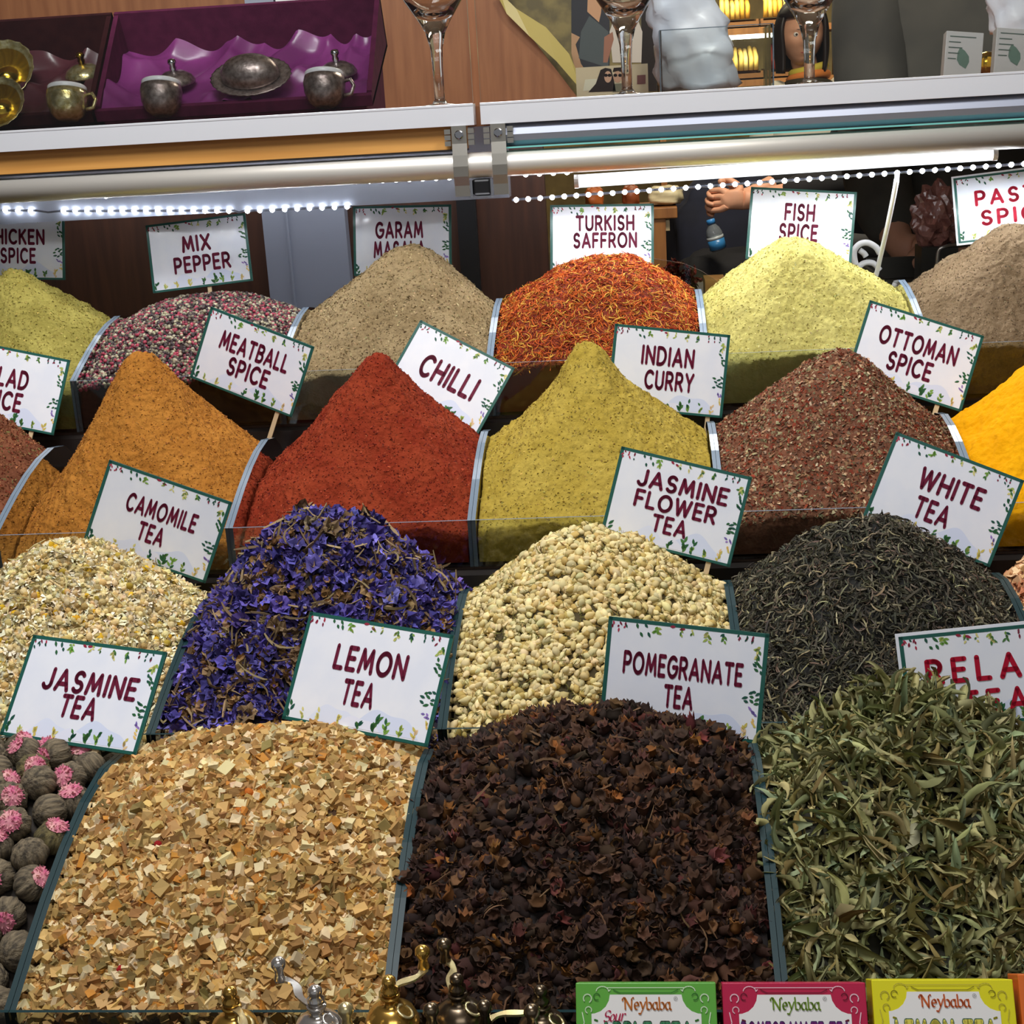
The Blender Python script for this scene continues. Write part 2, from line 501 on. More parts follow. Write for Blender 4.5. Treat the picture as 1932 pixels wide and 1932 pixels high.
def heap(name, label, cat, i, k, peak, Yp, prof, n, base_mat, amps, pieces, edge=-0.012, res=230, seed=1, piece_mat=None, eL=0.0, eR=0.0):
    H, rect, fl = make_H(i, k, peak, Yp, prof, n, edge, eL, eR)
    V, F, Hn = heap_surface(H, rect, fl, res, int(res*1.15), amps, seed)
    Vs, Fs, mi, cs, sm = [V], [[F]], [0], [np.ones((len(V), 3))], [True]
    for p in pieces:
        p = dict(p); s = p.pop('smooth', False)
        v, f, c = scatter(Hn, rect, rng=np.random.default_rng(seed*13+len(Vs)), **p)
        Vs.append(v); Fs.append(f); mi.append(1); cs.append(c); sm.append(s)
    org = ((rect[0]+rect[1])/2, (rect[2]+rect[3])/2, float(fl((rect[2]+rect[3])/2)))
    o = np_mesh(name, Vs, Fs, [base_mat, piece_mat or M_PIECE], mi, cs, org, sm)
    tag(o, label, cat, kind='stuff')
    return o, Hn, rect

M_PIECE = tint_mat('dried_pieces', 0.85, spec=0.2)
M_PIECE_SATIN = tint_mat('smooth_pieces', 0.5, spec=0.4)

# ---- little shapes the heaps are made of
def t_chip(r):
    j = lambda s: r.normal(0, s)
    w, d, h = 0.5, 0.5*r.uniform(0.6, 1.0), 0.17*r.uniform(0.7, 1.8)
    cv = r.uniform(-0.12, 0.2)
    v = []
    for z in (-h, h):
        for x, y in ((-w, -d), (w, -d), (w, d), (-w, d)):
            v.append((x+j(.07), y+j(.07), z+cv*(x*x-.1)*2+j(.03)))
        v.append((j(.05), j(.05), z-cv*0.3+j(.02)))
    f = [(5, 6, 9), (6, 7, 9), (7, 8, 9), (8, 5, 9), (1, 0, 4), (2, 1, 4), (3, 2, 4), (0, 3, 4), (0, 1, 6, 5), (1, 2, 7, 6), (2, 3, 8, 7), (3, 0, 5, 8)]
    return v, f
def t_flake(r):
    v = [(-.5+r.normal(0, .1), -.25, r.normal(0, .1)), (.5, -.2+r.normal(0, .1), r.normal(0, .1)), (.45, .25, r.normal(0, .1)), (-.4, .3+r.normal(0, .1), r.normal(0, .12)),
         (0, 0, -.18)]
    return v, [(0, 1, 2, 3), (1, 0, 4), (2, 1, 4), (3, 2, 4), (0, 3, 4)]
def t_strand(r, seg=5, thick=0.05, curl=0.5, sides=3):
    a = r.uniform(-curl, curl); b = r.uniform(-curl, curl)*0.7; ph = r.uniform(0, 6)
    v = []; f = []
    x = -0.5; y = 0.0; z = 0.0; th = -a*2
    for s in range(seg+1):
        rad = thick*(0.55 if s in (0, seg) else 1.0)*r.uniform(0.8, 1.2)
        for q in range(sides):
            w = 2*PI*q/sides+ph
            v.append((x, y+rad*math.cos(w), z+rad*math.sin(w)+0.03))
        th += a*4/seg
        x += math.cos(th)/seg; y += math.sin(th)/seg; z += b*math.sin(PI*(s+.5)/seg*2)/seg
    for s in range(seg):
        for q in range(sides):
            p = (q+1) % sides
            f.append((s*sides+q, s*sides+p, (s+1)*sides+p, (s+1)*sides+q))
    f.append(tuple(range(sides))[::-1]); f.append(tuple(seg*sides+q for q in range(sides)))
    return v, f
def t_ico(r, sub=1):
    t = (1+5**.5)/2
    v = [(-1, t, 0), (1, t, 0), (-1, -t, 0), (1, -t, 0), (0, -1, t), (0, 1, t), (0, -1, -t), (0, 1, -t), (t, 0, -1), (t, 0, 1), (-t, 0, -1), (-t, 0, 1)]
    f = [(0, 11, 5), (0, 5, 1), (0, 1, 7), (0, 7, 10), (0, 10, 11), (1, 5, 9), (5, 11, 4), (11, 10, 2), (10, 7, 6), (7, 1, 8), (3, 9, 4), (3, 4, 2), (3, 2, 6), (3, 6, 8), (3, 8, 9), (4, 9, 5), (2, 4, 11), (6, 2, 10), (8, 6, 7), (9, 8, 1)]
    v = [np.array(p)/np.linalg.norm(p) for p in v]
    for _ in range(sub):
        nf = []; cache = {}
        def mid(a, b):
            key = (min(a, b), max(a, b))
            if key not in cache:
                m = v[a]+v[b]; v.append(m/np.linalg.norm(m)); cache[key] = len(v)-1
            return cache[key]
        for a, b, c in f:
            ab, bc, ca = mid(a, b), mid(b, c), mid(c, a)
            nf += [(a, ab, ca), (b, bc, ab), (c, ca, bc), (ab, bc, ca)]
        f = nf
    return [tuple(p*0.5*(1+r.normal(0, .03))) for p in v], f
def t_bud(r, slim=0.36):
    v = []; f = []; sg = 7
    prof = [(-.5, .06), (-.42, .2), (-.2, .34), (.05, .36), (.28, .26), (.44, .1), (.56, .03)]
    cy = r.uniform(-.08, .08)
    for x, rr in prof:
        for q in range(sg):
            w = 2*PI*q/sg
            k = rr*slim/.36*(1.0+0.1*math.cos(3*w))
            v.append((x, k*math.cos(w)+cy*math.sin(PI*(x+.5)), k*math.sin(w)))
    for s in range(len(prof)-1):
        for q in range(sg):
            p = (q+1) % sg
            f.append((s*sg+q, s*sg+p, (s+1)*sg+p, (s+1)*sg+q))
    f.append(tuple(range(sg))[::-1]); f.append(tuple((len(prof)-1)*sg+q for q in range(sg)))
    return v, f
def t_leaf(r, fold=None):
    """narrow dried leaf, folded along its rib, curled and twisted"""
    n = 11; v = []; f = []; c = []
    wd = r.uniform(.06, .125); fd = r.uniform(.3, 1.35) if fold is None else fold
    P = Vector((-.5, 0, 0)); T = Vector((1, 0, 0)); U = Vector((0, 0, 1))
    k1, k2 = r.normal(0, .34, 2); tw = r.normal(0, .30); hook = r.normal(0, .42)
    pts = []
    for s_ in range(n):
        t = s_/(n-1)
        pts.append((P.copy(), T.copy(), U.copy()))
        S = T.cross(U).normalized()
        T = (T+U*(k1*(1-t)+hook*t*t*1.4)+S*k2*(t-.3)).normalized()
        S = T.cross(U).normalized(); U = S.cross(T).normalized()
        U = (U*math.cos(tw)+S*math.sin(tw)).normalized()
        P = P+T/(n-1)
    mid = sum((p[0] for p in pts), Vector())/n
    for s_, (P, T, U) in enumerate(pts):
        t = s_/(n-1); S = T.cross(U)
        w = wd*(math.sin(PI*min(1, t*1.0+.03))**.75)*(1+.1*r.normal())+.004
        for e in (-1, -.5, 0, .5, 1):
            q = P-mid+S*(e*w*math.cos(fd*abs(e)))+U*(abs(e)*w*math.sin(fd*abs(e))*1.15+r.normal(0, .008))
            v.append(tuple(q)); k = 1.18 if e == 0 else 1.0; c.append((k, k, k))
    for s_ in range(n-1):
        for e in range(4):
            a = s_*5+e; f.append((a, a+1, a+6, a+5))
    return v, f, c
def t_blossom(r):
    """dried calyx: a round leathery cup opening in short pointed lobes, pale inside"""
    sg = 12; v = []; f = []; c = []
    lob = int(r.integers(5, 7)); jl = r.uniform(.5, 1.2); op = r.uniform(.7, 1.25)
    ring = [(.08, -.46, 0), (.27, -.36, 0), (.37, -.12, 0), (.34, .10, .02), (.36*op, .24, .07), (.40*op, .34, .14), (.26*op, .16, .03), (.05, -.02, .01)]
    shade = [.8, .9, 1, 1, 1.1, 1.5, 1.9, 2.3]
    ph = r.uniform(0, 6); bx, by = r.normal(0, .12, 2); el = r.uniform(.75, 1.0)
    wr = r.normal(0, .07, sg)
    for q, (rr, z, jag) in enumerate(ring):
        for s in range(sg):
            w = 2*PI*s/sg
            m = math.cos(lob*w+ph)
            k = rr*(1+wr[s])+jag*m*.35*jl
            zz = z+jag*m*1.1*jl+r.normal(0, .018)
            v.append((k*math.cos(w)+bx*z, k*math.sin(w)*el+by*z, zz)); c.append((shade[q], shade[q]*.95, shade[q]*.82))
    for q in range(len(ring)-1):
        for s in range(sg):
            p = (s+1) % sg
            f.append((q*sg+s, q*sg+p, (q+1)*sg+p, (q+1)*sg+s))
    f.append(tuple(range(sg))[::-1]); f.append(tuple((len(ring)-1)*sg+s for s in range(sg)))
    return v, f, c
def t_ruffle(r):
    """crinkled papery floret"""
    sg = 12; v = [(0, 0, -.4)]; f = []; c = [(.9, .7, .45)]
    for q, (rr, z) in enumerate(((.12, -.15), (.3, .05), (.48, .12))):
        for s in range(sg):
            w = 2*PI*s/sg
            k = rr*(1+r.normal(0, .16)); zz = z+(.16*q*.5)*math.sin(5*w+q)+r.normal(0, .06)
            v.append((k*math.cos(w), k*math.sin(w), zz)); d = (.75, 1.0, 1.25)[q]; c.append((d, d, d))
    for s in range(sg):
        p = (s+1) % sg
        f.append((0, 1+p, 1+s))
        for q in range(2):
            a = 1+q*sg
            f.append((a+s, a+p, a+sg+p, a+sg+s))
    return v, f, c
def t_daisy(r):
    """small dried flower head: round centre, ragged petals"""
    v, f = t_ico(r, 1)
    v = [(x*.62, y*.62, z*.55+.1) for x, y, z in v]; c = [(.86, .74, .5)]*len(v)
    for q in range(7):
        w = 2*PI*q/7+r.normal(0, .2); b = len(v); l = r.uniform(.5, .85); dz = r.uniform(-.35, .2)
        ca, sa = math.cos(w), math.sin(w)
        for x, y, z in ((.2, -.1, 0), (.2, .1, 0), (l, .16, dz), (l, -.16, dz+.05)):
            v.append((x*ca-y*sa, x*sa+y*ca, z)); c.append((1.05, 1.05, 1.05))
        f = f+[(b, b+1, b+2, b+3)]
    return v, f, c
def many(fn, n, seed, **k):
    r = np.random.default_rng(seed)
    return [fn(r, **k) for _ in range(n)]

T_CHIP = many(t_chip, 10, 1); T_FLAKE = many(t_flake, 8, 2)
T_THREAD = many(t_strand, 10, 3, seg=4, thick=.045, curl=.45)
T_TEA = many(t_strand, 14, 4, seg=5, thick=.05, curl=.9)
T_STEM = many(t_strand, 8, 5, seg=5, thick=.03, curl=.5)
T_CORN = many(t_ico, 4, 6); T_BUD = many(t_bud, 6, 7); T_LEAF = many(t_leaf, 26, 8); T_BLOSSOM = many(t_blossom, 14, 9)
T_RUFFLE = many(t_ruffle, 12, 10); T_DAISY = many(t_daisy, 8, 11)

def powder_mat(name, a, b, c=None, s1=22, s2=260, bump=0.7):
    m, nt, p = new_mat(name)
    p.inputs['Roughness'].default_value = 0.95; p.inputs['Specular IOR Level'].default_value = 0.08
    tc = nt.nodes.new('ShaderNodeTexCoord')
    def noise(s, d):
        n = nt.nodes.new('ShaderNodeTexNoise'); n.inputs['Scale'].default_value = s; n.inputs['Detail'].default_value = d
        nt.links.new(tc.outputs['Object'], n.inputs['Vector']); return n
    n1 = noise(s1, 5)
    r = nt.nodes.new('ShaderNodeValToRGB')
    r.color_ramp.elements[0].position = .36; r.color_ramp.elements[0].color = lin(a)
    r.color_ramp.elements[1].position = .64; r.color_ramp.elements[1].color = lin(b)
    nt.links.new(n1.outputs['Fac'], r.inputs[0])
    n2 = noise(s2, 3)
    r2 = nt.nodes.new('ShaderNodeValToRGB')
    r2.color_ramp.elements[0].position = .58; r2.color_ramp.elements[0].color = (0, 0, 0, 1)
    r2.color_ramp.elements[1].position = .72; r2.color_ramp.elements[1].color = (.3, .3, .3, 1)
    nt.links.new(n2.outputs['Fac'], r2.inputs[0])
    mx = nt.nodes.new('ShaderNodeMix'); mx.data_type = 'RGBA'
    nt.links.new(r2.outputs[0], mx.inputs['Factor']); nt.links.new(r.outputs[0], mx.inputs[6])
    mx.inputs[7].default_value = lin(c or b)
    nt.links.new(mx.outputs[2], p.inputs['Base Color'])
    n3 = noise(110, 9)
    bp = nt.nodes.new('ShaderNodeBump'); bp.inputs['Strength'].default_value = min(1, bump*1.3); bp.inputs['Distance'].default_value = 0.006
    nt.links.new(n3.outputs['Fac'], bp.inputs['Height']); nt.links.new(bp.outputs[0], p.inputs['Normal'])
    return m

CONE = [(0, 1), (.08, .975), (.17, .88), (.5, .47), (.8, .17), (1, 0), (1.25, -.15), (1.6, -.3)]
SHARP = [(0, 1), (.09, .98), (.15, .9), (.3, .66), (.6, .33), (.85, .1), (1, 0), (1.3, -.1), (1.6, -.15)]
FAT = [(0, 1), (.12, .97), (.25, .86), (.6, .46), (.85, .18), (1, .02), (1.25, -.15), (1.6, -.3)]
DOME = [(0, 1), (.2, .97), (.4, .86), (.6, .64), (.8, .36), (1, .05), (1.2, -.2), (1.6, -.45)]
MOUND = [(0, 1), (.12, .965), (.3, .84), (.55, .58), (.8, .27), (1, .02), (1.25, -.2), (1.6, -.4)]
AMP = [(.0040, 30), (.0022, 90), (.0019, 240)]
def crumbs(cols, n, size, tilt=.9):
    return dict(n=n, tmpl=T_FLAKE, size=size, tilt=tilt, lift=(-.0004, .0006), colors=cols, var=.2)

# top row
heap('spice_powder_heap', 'olive green heap of powder under the CHICKEN SPICE card', 'spice heap', 3, -3, (30, 508), 1.99, CONE, 4.0, powder_mat('chicken_powder', (136, 126, 62), (158, 148, 78), (104, 96, 40)), AMP,
     [crumbs([((166, 152, 80), 3), ((118, 106, 44), 2)], 5000, (.002, .004))], seed=21)
heap('peppercorn_heap', 'domed heap of red, black and white peppercorns', 'spice heap', 3, -2, (395, 562), 2.0, DOME, 4.5, mat('pepper_dark', (40, 26, 26), 0.9), [(.002, 40)],
     [dict(n=9500, tmpl=T_CORN, size=(.0042, .0058), tilt=.8, lift=(-.001, .0028), colors=[((54, 40, 42), 5), ((168, 160, 134), 2.3), ((152, 52, 72), 2.3), ((112, 102, 84), 2.4), ((104, 36, 52), 1.2)], var=.15, aniso=.04, smooth=True)], seed=22, res=60, piece_mat=M_PIECE_SATIN)
heap('spice_powder_heap', 'greyish tan heap of powder in front of the GARAM MASALA card', 'spice heap', 3, -1, (775, 462), 1.99, FAT, 4.0, powder_mat('garam_powder', (130, 111, 80), (148, 129, 96), (100, 84, 56)), AMP,
     [crumbs([((162, 143, 106), 3), ((110, 92, 62), 2)], 7000, (.002, .0042))], seed=23)
heap('saffron_thread_heap', 'domed heap of orange red and yellow threads below the TURKISH SAFFRON card', 'spice heap', 3, 0, (1150, 490), 2.0, DOME, 4.5, mat('saffron_dark', (112, 40, 16), 0.9), [(.004, 40)],
     [dict(n=9000, tmpl=T_THREAD, size=(.010, .017), tilt=.28, lift=(0, .003), colors=[((188, 92, 36), 5), ((150, 56, 32), 2.6), ((200, 150, 62), 2.6), ((120, 42, 26), 1.5)], var=.15)], seed=24, res=70)
heap('spice_powder_heap', 'pale yellow green heap of powder in front of the FISH SPICE card', 'spice heap', 3, 1, (1490, 448), 1.985, FAT, 4.0, powder_mat('fish_powder', (168, 158, 88), (184, 174, 104), (144, 134, 66), bump=.55), AMP, [crumbs([((190, 182, 116), 3), ((150, 140, 72), 2)], 5000, (.0018, .0036))], seed=25)
heap('spice_powder_heap', 'grey brown heap of powder in front of the PASTA SPICE card', 'spice heap', 3, 2, (1925, 425), 1.985, FAT, 4.0, powder_mat('pasta_powder', (106, 88, 66), (122, 103, 80), (84, 68, 50)), AMP, [crumbs([((130, 110, 86), 3), ((84, 68, 50), 2)], 7000, (.0015, .003))], seed=26)
# third row
heap('spice_flake_heap', 'red brown heap of coarse flakes below the SALAD SPICE card', 'spice heap', 2, -3, (-130, 690), 1.70, CONE, 4.0, powder_mat('salad_flakes', (104, 62, 44), (128, 80, 56), (76, 40, 30)), AMP,
     [crumbs([((150, 100, 66), 2), ((112, 52, 34), 3), ((120, 104, 64), 1)], 9000, (.0025, .005))], seed=27)
heap('spice_powder_heap', 'mustard orange cone of powder beside the MEATBALL SPICE card', 'spice heap', 2, -2, (262, 656), 1.70, CONE, 4.0, powder_mat('meatball_powder', (158, 102, 40), (173, 116, 49), (130, 80, 30)), AMP, eL=-.03, pieces=[crumbs([((170, 114, 52), 3), ((140, 88, 36), 2)], 6000, (.0018, .0036))], seed=28)
heap('chilli_powder_heap', 'deep red cone of chilli powder', 'spice heap', 2, -1, (712, 667), 1.70, CONE, 4.0, powder_mat('chilli_powder', (126, 44, 26), (142, 58, 34), (92, 28, 18)), AMP, eL=-.02, pieces=[crumbs([((150, 66, 40), 3), ((104, 28, 18), 3)], 7000, (.0018, .0034))], seed=29)
heap('curry_powder_heap', 'mustard yellow cone of powder beside the INDIAN CURRY card', 'spice heap', 2, 0, (1105, 652), 1.70, SHARP, 4.0, powder_mat('curry_powder', (162, 139, 56), (177, 154, 70), (134, 112, 42), bump=.55), AMP, [crumbs([((166, 146, 72), 3), ((136, 116, 50), 2)], 5000, (.0018, .0034))], seed=30)
heap('spice_flake_heap', 'speckled brown heap of herb and pepper flakes beside the OTTOMAN SPICE card', 'spice heap', 2, 1, (1585, 662), 1.70, FAT, 4.0, powder_mat('ottoman_flakes', (104, 66, 50), (122, 80, 60), (78, 48, 38)), AMP,
     [dict(n=19000, tmpl=T_FLAKE+T_STEM[:4], size=(.003, .0062), tilt=.6, lift=(-.0004, .001), colors=[((156, 118, 88), 3.4), ((128, 58, 38), 2.8), ((104, 76, 60), 3), ((142, 134, 98), 1.8), ((184, 162, 130), 1)], var=.2)], seed=31)
heap('turmeric_powder_heap', 'bright yellow heap of turmeric powder at the right end of its row', 'spice heap', 2, 2, (2010, 640), 1.70, CONE, 4.0, powder_mat('turmeric_powder', (226, 156, 8), (236, 168, 14), (200, 132, 6), bump=.5), AMP, [], seed=32)
# second row
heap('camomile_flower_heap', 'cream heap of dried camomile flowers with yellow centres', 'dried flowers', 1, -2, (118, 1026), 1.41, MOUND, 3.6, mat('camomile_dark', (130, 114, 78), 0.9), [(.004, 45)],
     [dict(n=4600, tmpl=T_DAISY, size=(.007, .0125), tilt=1.0, lift=(-.001, .005), colors=[((238, 230, 200), 5), ((224, 210, 170), 3), ((204, 184, 138), 2)], var=.15),
      dict(n=260, tmpl=T_CORN, size=(.006, .0085), tilt=.8, lift=(.001, .005), colors=[((206, 164, 40), 2), ((170, 146, 56), 2)], smooth=True),
      dict(n=500, tmpl=T_STEM, size=(.012, .032), tilt=.4, lift=(.002, .006), colors=[((196, 180, 128), 1)])], seed=33, res=60)
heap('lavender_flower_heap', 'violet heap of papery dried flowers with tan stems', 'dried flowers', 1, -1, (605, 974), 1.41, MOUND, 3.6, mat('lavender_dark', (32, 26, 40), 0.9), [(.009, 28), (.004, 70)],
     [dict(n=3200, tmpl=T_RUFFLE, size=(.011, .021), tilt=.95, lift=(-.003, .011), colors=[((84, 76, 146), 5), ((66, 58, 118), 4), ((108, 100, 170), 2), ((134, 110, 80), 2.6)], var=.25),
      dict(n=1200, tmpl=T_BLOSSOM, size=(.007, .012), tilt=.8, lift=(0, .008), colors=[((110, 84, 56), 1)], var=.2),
      dict(n=520, tmpl=T_STEM, size=(.02, .05), tilt=.4, lift=(.002, .010), colors=[((146, 126, 92), 1), ((110, 90, 66), 1)])], seed=34, res=60)
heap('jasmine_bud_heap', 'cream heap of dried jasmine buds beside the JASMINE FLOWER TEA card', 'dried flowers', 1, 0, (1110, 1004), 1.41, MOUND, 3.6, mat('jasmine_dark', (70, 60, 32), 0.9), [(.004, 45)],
     [dict(n=5600, tmpl=T_BUD, size=(.0074, .0112), tilt=.8, lift=(-.001, .005), colors=[((226, 208, 154), 5), ((210, 188, 128), 3), ((186, 160, 94), 1.4), ((206, 192, 142), 2)], var=.1, smooth=True),
      dict(n=2200, tmpl=T_STEM, size=(.008, .016), tilt=.6, lift=(.002, .006), colors=[((120, 116, 62), 2), ((140, 112, 60), 1)])], seed=35, res=60)
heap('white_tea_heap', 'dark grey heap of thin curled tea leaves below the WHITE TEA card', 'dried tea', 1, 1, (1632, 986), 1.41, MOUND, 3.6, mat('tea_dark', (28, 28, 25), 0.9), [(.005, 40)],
     [dict(n=10500, tmpl=T_TEA, size=(.011, .020), tilt=.45, lift=(0, .007), colors=[((80, 77, 64), 5), ((108, 103, 84), 3), ((54, 52, 45), 4), ((152, 142, 110), 1.0), ((106, 90, 76), 1)], var=.2)], seed=36, res=60)
heap('dried_fruit_chip_heap', 'pinkish tan heap of flat dried chips at the right end of its row', 'dried fruit', 1, 2, (2080, 985), 1.41, MOUND, 3.6, mat('chip_dark', (110, 66, 44), 0.9), [(.004, 45)],
     [dict(n=4200, tmpl=T_FLAKE+T_CHIP[:3], size=(.006, .011), tilt=.6, lift=(0, .004), colors=[((206, 158, 112), 4), ((186, 124, 86), 3), ((226, 190, 146), 2)], var=.15)], seed=37, res=60)
# front row
heap('lemon_peel_heap', 'large tan heap of diced dried lemon peel', 'dried fruit', 0, -1, (490, 1398), 1.10, DOME, 4.5, mat('lemon_dark', (70, 46, 24), 0.9), [(.004, 40)],  # shade of the gaps between chips put into the dark base colour
     [dict(n=12500, tmpl=T_CHIP, size=(.0048, .0098), tilt=1.4, lift=(-.002, .0068), colors=[((198, 162, 102), 5), ((174, 136, 80), 4), ((224, 204, 158), 3), ((150, 110, 64), 1.8), ((192, 132, 58), .7), ((140, 120, 72), .8)], var=.15),
      dict(n=26, tmpl=T_CORN, size=(.006, .009), tilt=.8, lift=(.002, .005), colors=[((150, 26, 30), 1), ((200, 110, 40), 1)])], seed=38, res=70)
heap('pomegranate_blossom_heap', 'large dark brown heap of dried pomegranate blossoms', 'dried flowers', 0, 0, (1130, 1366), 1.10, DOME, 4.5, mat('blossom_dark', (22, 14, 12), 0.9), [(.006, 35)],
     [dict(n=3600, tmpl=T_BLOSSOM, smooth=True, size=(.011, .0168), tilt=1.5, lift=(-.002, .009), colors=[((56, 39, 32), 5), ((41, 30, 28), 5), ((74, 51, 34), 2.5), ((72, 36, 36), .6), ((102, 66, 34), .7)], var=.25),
      dict(n=90, tmpl=T_STEM, size=(.02, .035), tilt=.4, lift=(.003, .008), colors=[((110, 84, 60), 1)])], seed=39, res=70)
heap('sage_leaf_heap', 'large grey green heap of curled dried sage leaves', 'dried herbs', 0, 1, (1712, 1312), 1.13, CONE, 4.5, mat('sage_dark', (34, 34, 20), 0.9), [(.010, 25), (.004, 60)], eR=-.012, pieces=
     [dict(n=3000, tmpl=T_LEAF, size=(.026, .056), tilt=.7, lift=(0, .013), colors=[((146, 144, 98), 5), ((122, 124, 82), 4), ((166, 158, 110), 2.5), ((122, 108, 64), 1.4), ((138, 148, 112), 2)], var=.16, smooth=True),
      dict(n=300, tmpl=T_STEM, size=(.02, .045), tilt=.5, lift=(.003, .012), colors=[((130, 116, 70), 1)])], seed=40, res=70)

BIN_WORDS = {3: [(-3, 'clear acrylic bin holding the olive green chicken spice'), (-2, 'clear acrylic bin holding the mixed peppercorns'), (-1, 'clear acrylic bin holding the tan garam masala'), (0, 'clear acrylic bin holding the orange saffron threads'), (1, 'clear acrylic bin holding the pale yellow green fish spice'), (2, 'clear acrylic bin holding the grey brown pasta spice')],
             2: [(-3, 'clear acrylic bin holding the red brown salad spice flakes'), (-2, 'clear acrylic bin holding the mustard orange powder cone'), (-1, 'clear acrylic bin holding the red chilli powder'), (0, 'clear acrylic bin holding the yellow curry cone'), (1, 'clear acrylic bin holding the speckled brown ottoman spice'), (2, 'clear acrylic bin holding the bright yellow turmeric')],
             1: [(-2, 'clear acrylic bin holding the cream camomile flowers'), (-1, 'clear acrylic bin holding the violet dried flowers'), (0, 'clear acrylic bin holding the cream jasmine buds'), (1, 'clear acrylic bin holding the dark grey white tea'), (2, 'clear acrylic bin holding the pinkish tan chips')],
             0: [(-2, 'clear acrylic bin holding the round flowering tea balls'), (-1, 'clear acrylic bin holding the diced lemon peel'), (0, 'clear acrylic bin holding the dark pomegranate blossoms'), (1, 'clear acrylic bin holding the curled sage leaves')]}
for i in BIN_WORDS:
    for k, lab in BIN_WORDS[i]: make_bin(i, k, lab)
# ------------------------------------------------------------------ lettering drawn with a round pen
def arc(cx, cy, rx, ry, a0, a1, n=10):
    return [(cx+rx*math.cos(math.radians(a0+(a1-a0)*i/n)), cy+ry*math.sin(math.radians(a0+(a1-a0)*i/n))) for i in range(n+1)]
G = {
 'A': (.78, [[(0, 0), (.39, 1), (.78, 0)], [(.13, .3), (.65, .3)]]),
 'B': (.6, [[(0, 0), (0, 1), (.3, 1)]+arc(.32, .77, .25, .23, 90, -90)+[(0, .54)], [(.32, .54)]+arc(.34, .27, .27, .27, 90, -90)+[(0, 0)]]),
 'C': (.72, [arc(.42, .5, .42, .5, 48, 312, 18)]),
 'D': (.7, [[(0, 0), (0, 1), (.24, 1)]+arc(.24, .5, .46, .5, 90, -90, 14)+[(0, 0)]]),
 'E': (.52, [[(.52, 1), (0, 1), (0, 0), (.52, 0)], [(0, .52), (.44, .52)]]),
 'F': (.52, [[(.52, 1), (0, 1), (0, 0)], [(0, .5), (.44, .5)]]),
 'G': (.78, [arc(.42, .5, .42, .5, 50, 360, 20)+[(.46, .5)]]),
 'H': (.66, [[(0, 0), (0, 1)], [(.66, 0), (.66, 1)], [(0, .5), (.66, .5)]]),
 'I': (.02, [[(0.01, 0), (.01, 1)]]),
 'J': (.5, [[(.5, 1), (.5, .28)]+arc(.25, .26, .25, .26, 0, -160, 10)]),
 'K': (.62, [[(0, 0), (0, 1)], [(.58, 1), (.03, .46)], [(.2, .62), (.62, 0)]]),
 'L': (.5, [[(0, 1), (0, 0), (.5, 0)]]),
 'M': (.86, [[(0, 0), (.12, 1), (.43, .2), (.74, 1), (.86, 0)]]),
 'N': (.68, [[(0, 0), (0, 1), (.68, 0), (.68, 1)]]),
 'O': (.88, [arc(.44, .5, .44, .5, 90, 450, 24)]),
 'P': (.58, [[(0, 0), (0, 1), (.3, 1)]+arc(.3, .72, .28, .28, 90, -90)+[(0, .44)]]),
 'R': (.62, [[(0, 0), (0, 1), (.3, 1)]+arc(.3, .73, .28, .27, 90, -90)+[(0, .46)], [(.3, .46), (.62, 0)]]),
 'S': (.58, [arc(.3, .74, .26, .26, 30, 250, 12)+arc(.29, .25, .28, .25, 75, -150, 12)]),
 'T': (.66, [[(0, 1), (.66, 1)], [(.33, 1), (.33, 0)]]),
 'U': (.66, [[(0, 1), (0, .32)]+arc(.33, .32, .33, .32, 180, 360, 12)+[(.66, 1)]]),
 'W': (1.06, [[(0, 1), (.26, 0), (.53, .95), (.8, 0), (1.06, 1)]]),
 'X': (.66, [[(0, 0), (.66, 1)], [(0, 1), (.66, 0)]]),
 'Y': (.68, [[(0, 1), (.34, .45), (.68, 1)], [(.34, .45), (.34, 0)]]),
 ' ': (.3, []),
 # small letters drawn with a broad nib
 'n1': (.9, [[(-.12, .8)]+arc(-.02, .86, .12, .14, 180, 0, 6)+[(.12, .05)], [(.1, .98), (.7, .02)], [(.7, .0), (.74, .8)]+arc(.86, .86, .12, .14, 180, 60, 5)]),
 'e': (.5, [[(.04, .34), (.42, .36)]+arc(.23, .34, .2, .3, 10, 310, 12)]),
 'y': (.52, [[(0, .64), (.08, .6), (.24, .1)], [(.5, .66), (.24, .06), (.02, -.34), (-.14, -.3)]]),
 'b': (.52, [[(.02, 1.02), (.06, .04)]+arc(.26, .32, .22, .3, 240, 480, 12)]),
 'a': (.54, [arc(.23, .32, .21, .3, 50, 330, 12), [(.42, .62), (.42, .1), (.54, .02)]]),
 'o': (.5, [arc(.23, .32, .21, .3, 90, 450, 14)]),
 'u': (.56, [[(.02, .62), (.04, .2)]+arc(.22, .2, .18, .2, 180, 330, 8)+[(.42, .62), (.43, .05), (.54, .04)]]),
 'r': (.42, [[(.05, .62), (.07, 0)], [(.07, .38)]+arc(.26, .4, .18, .2, 160, 50, 6)]),
}
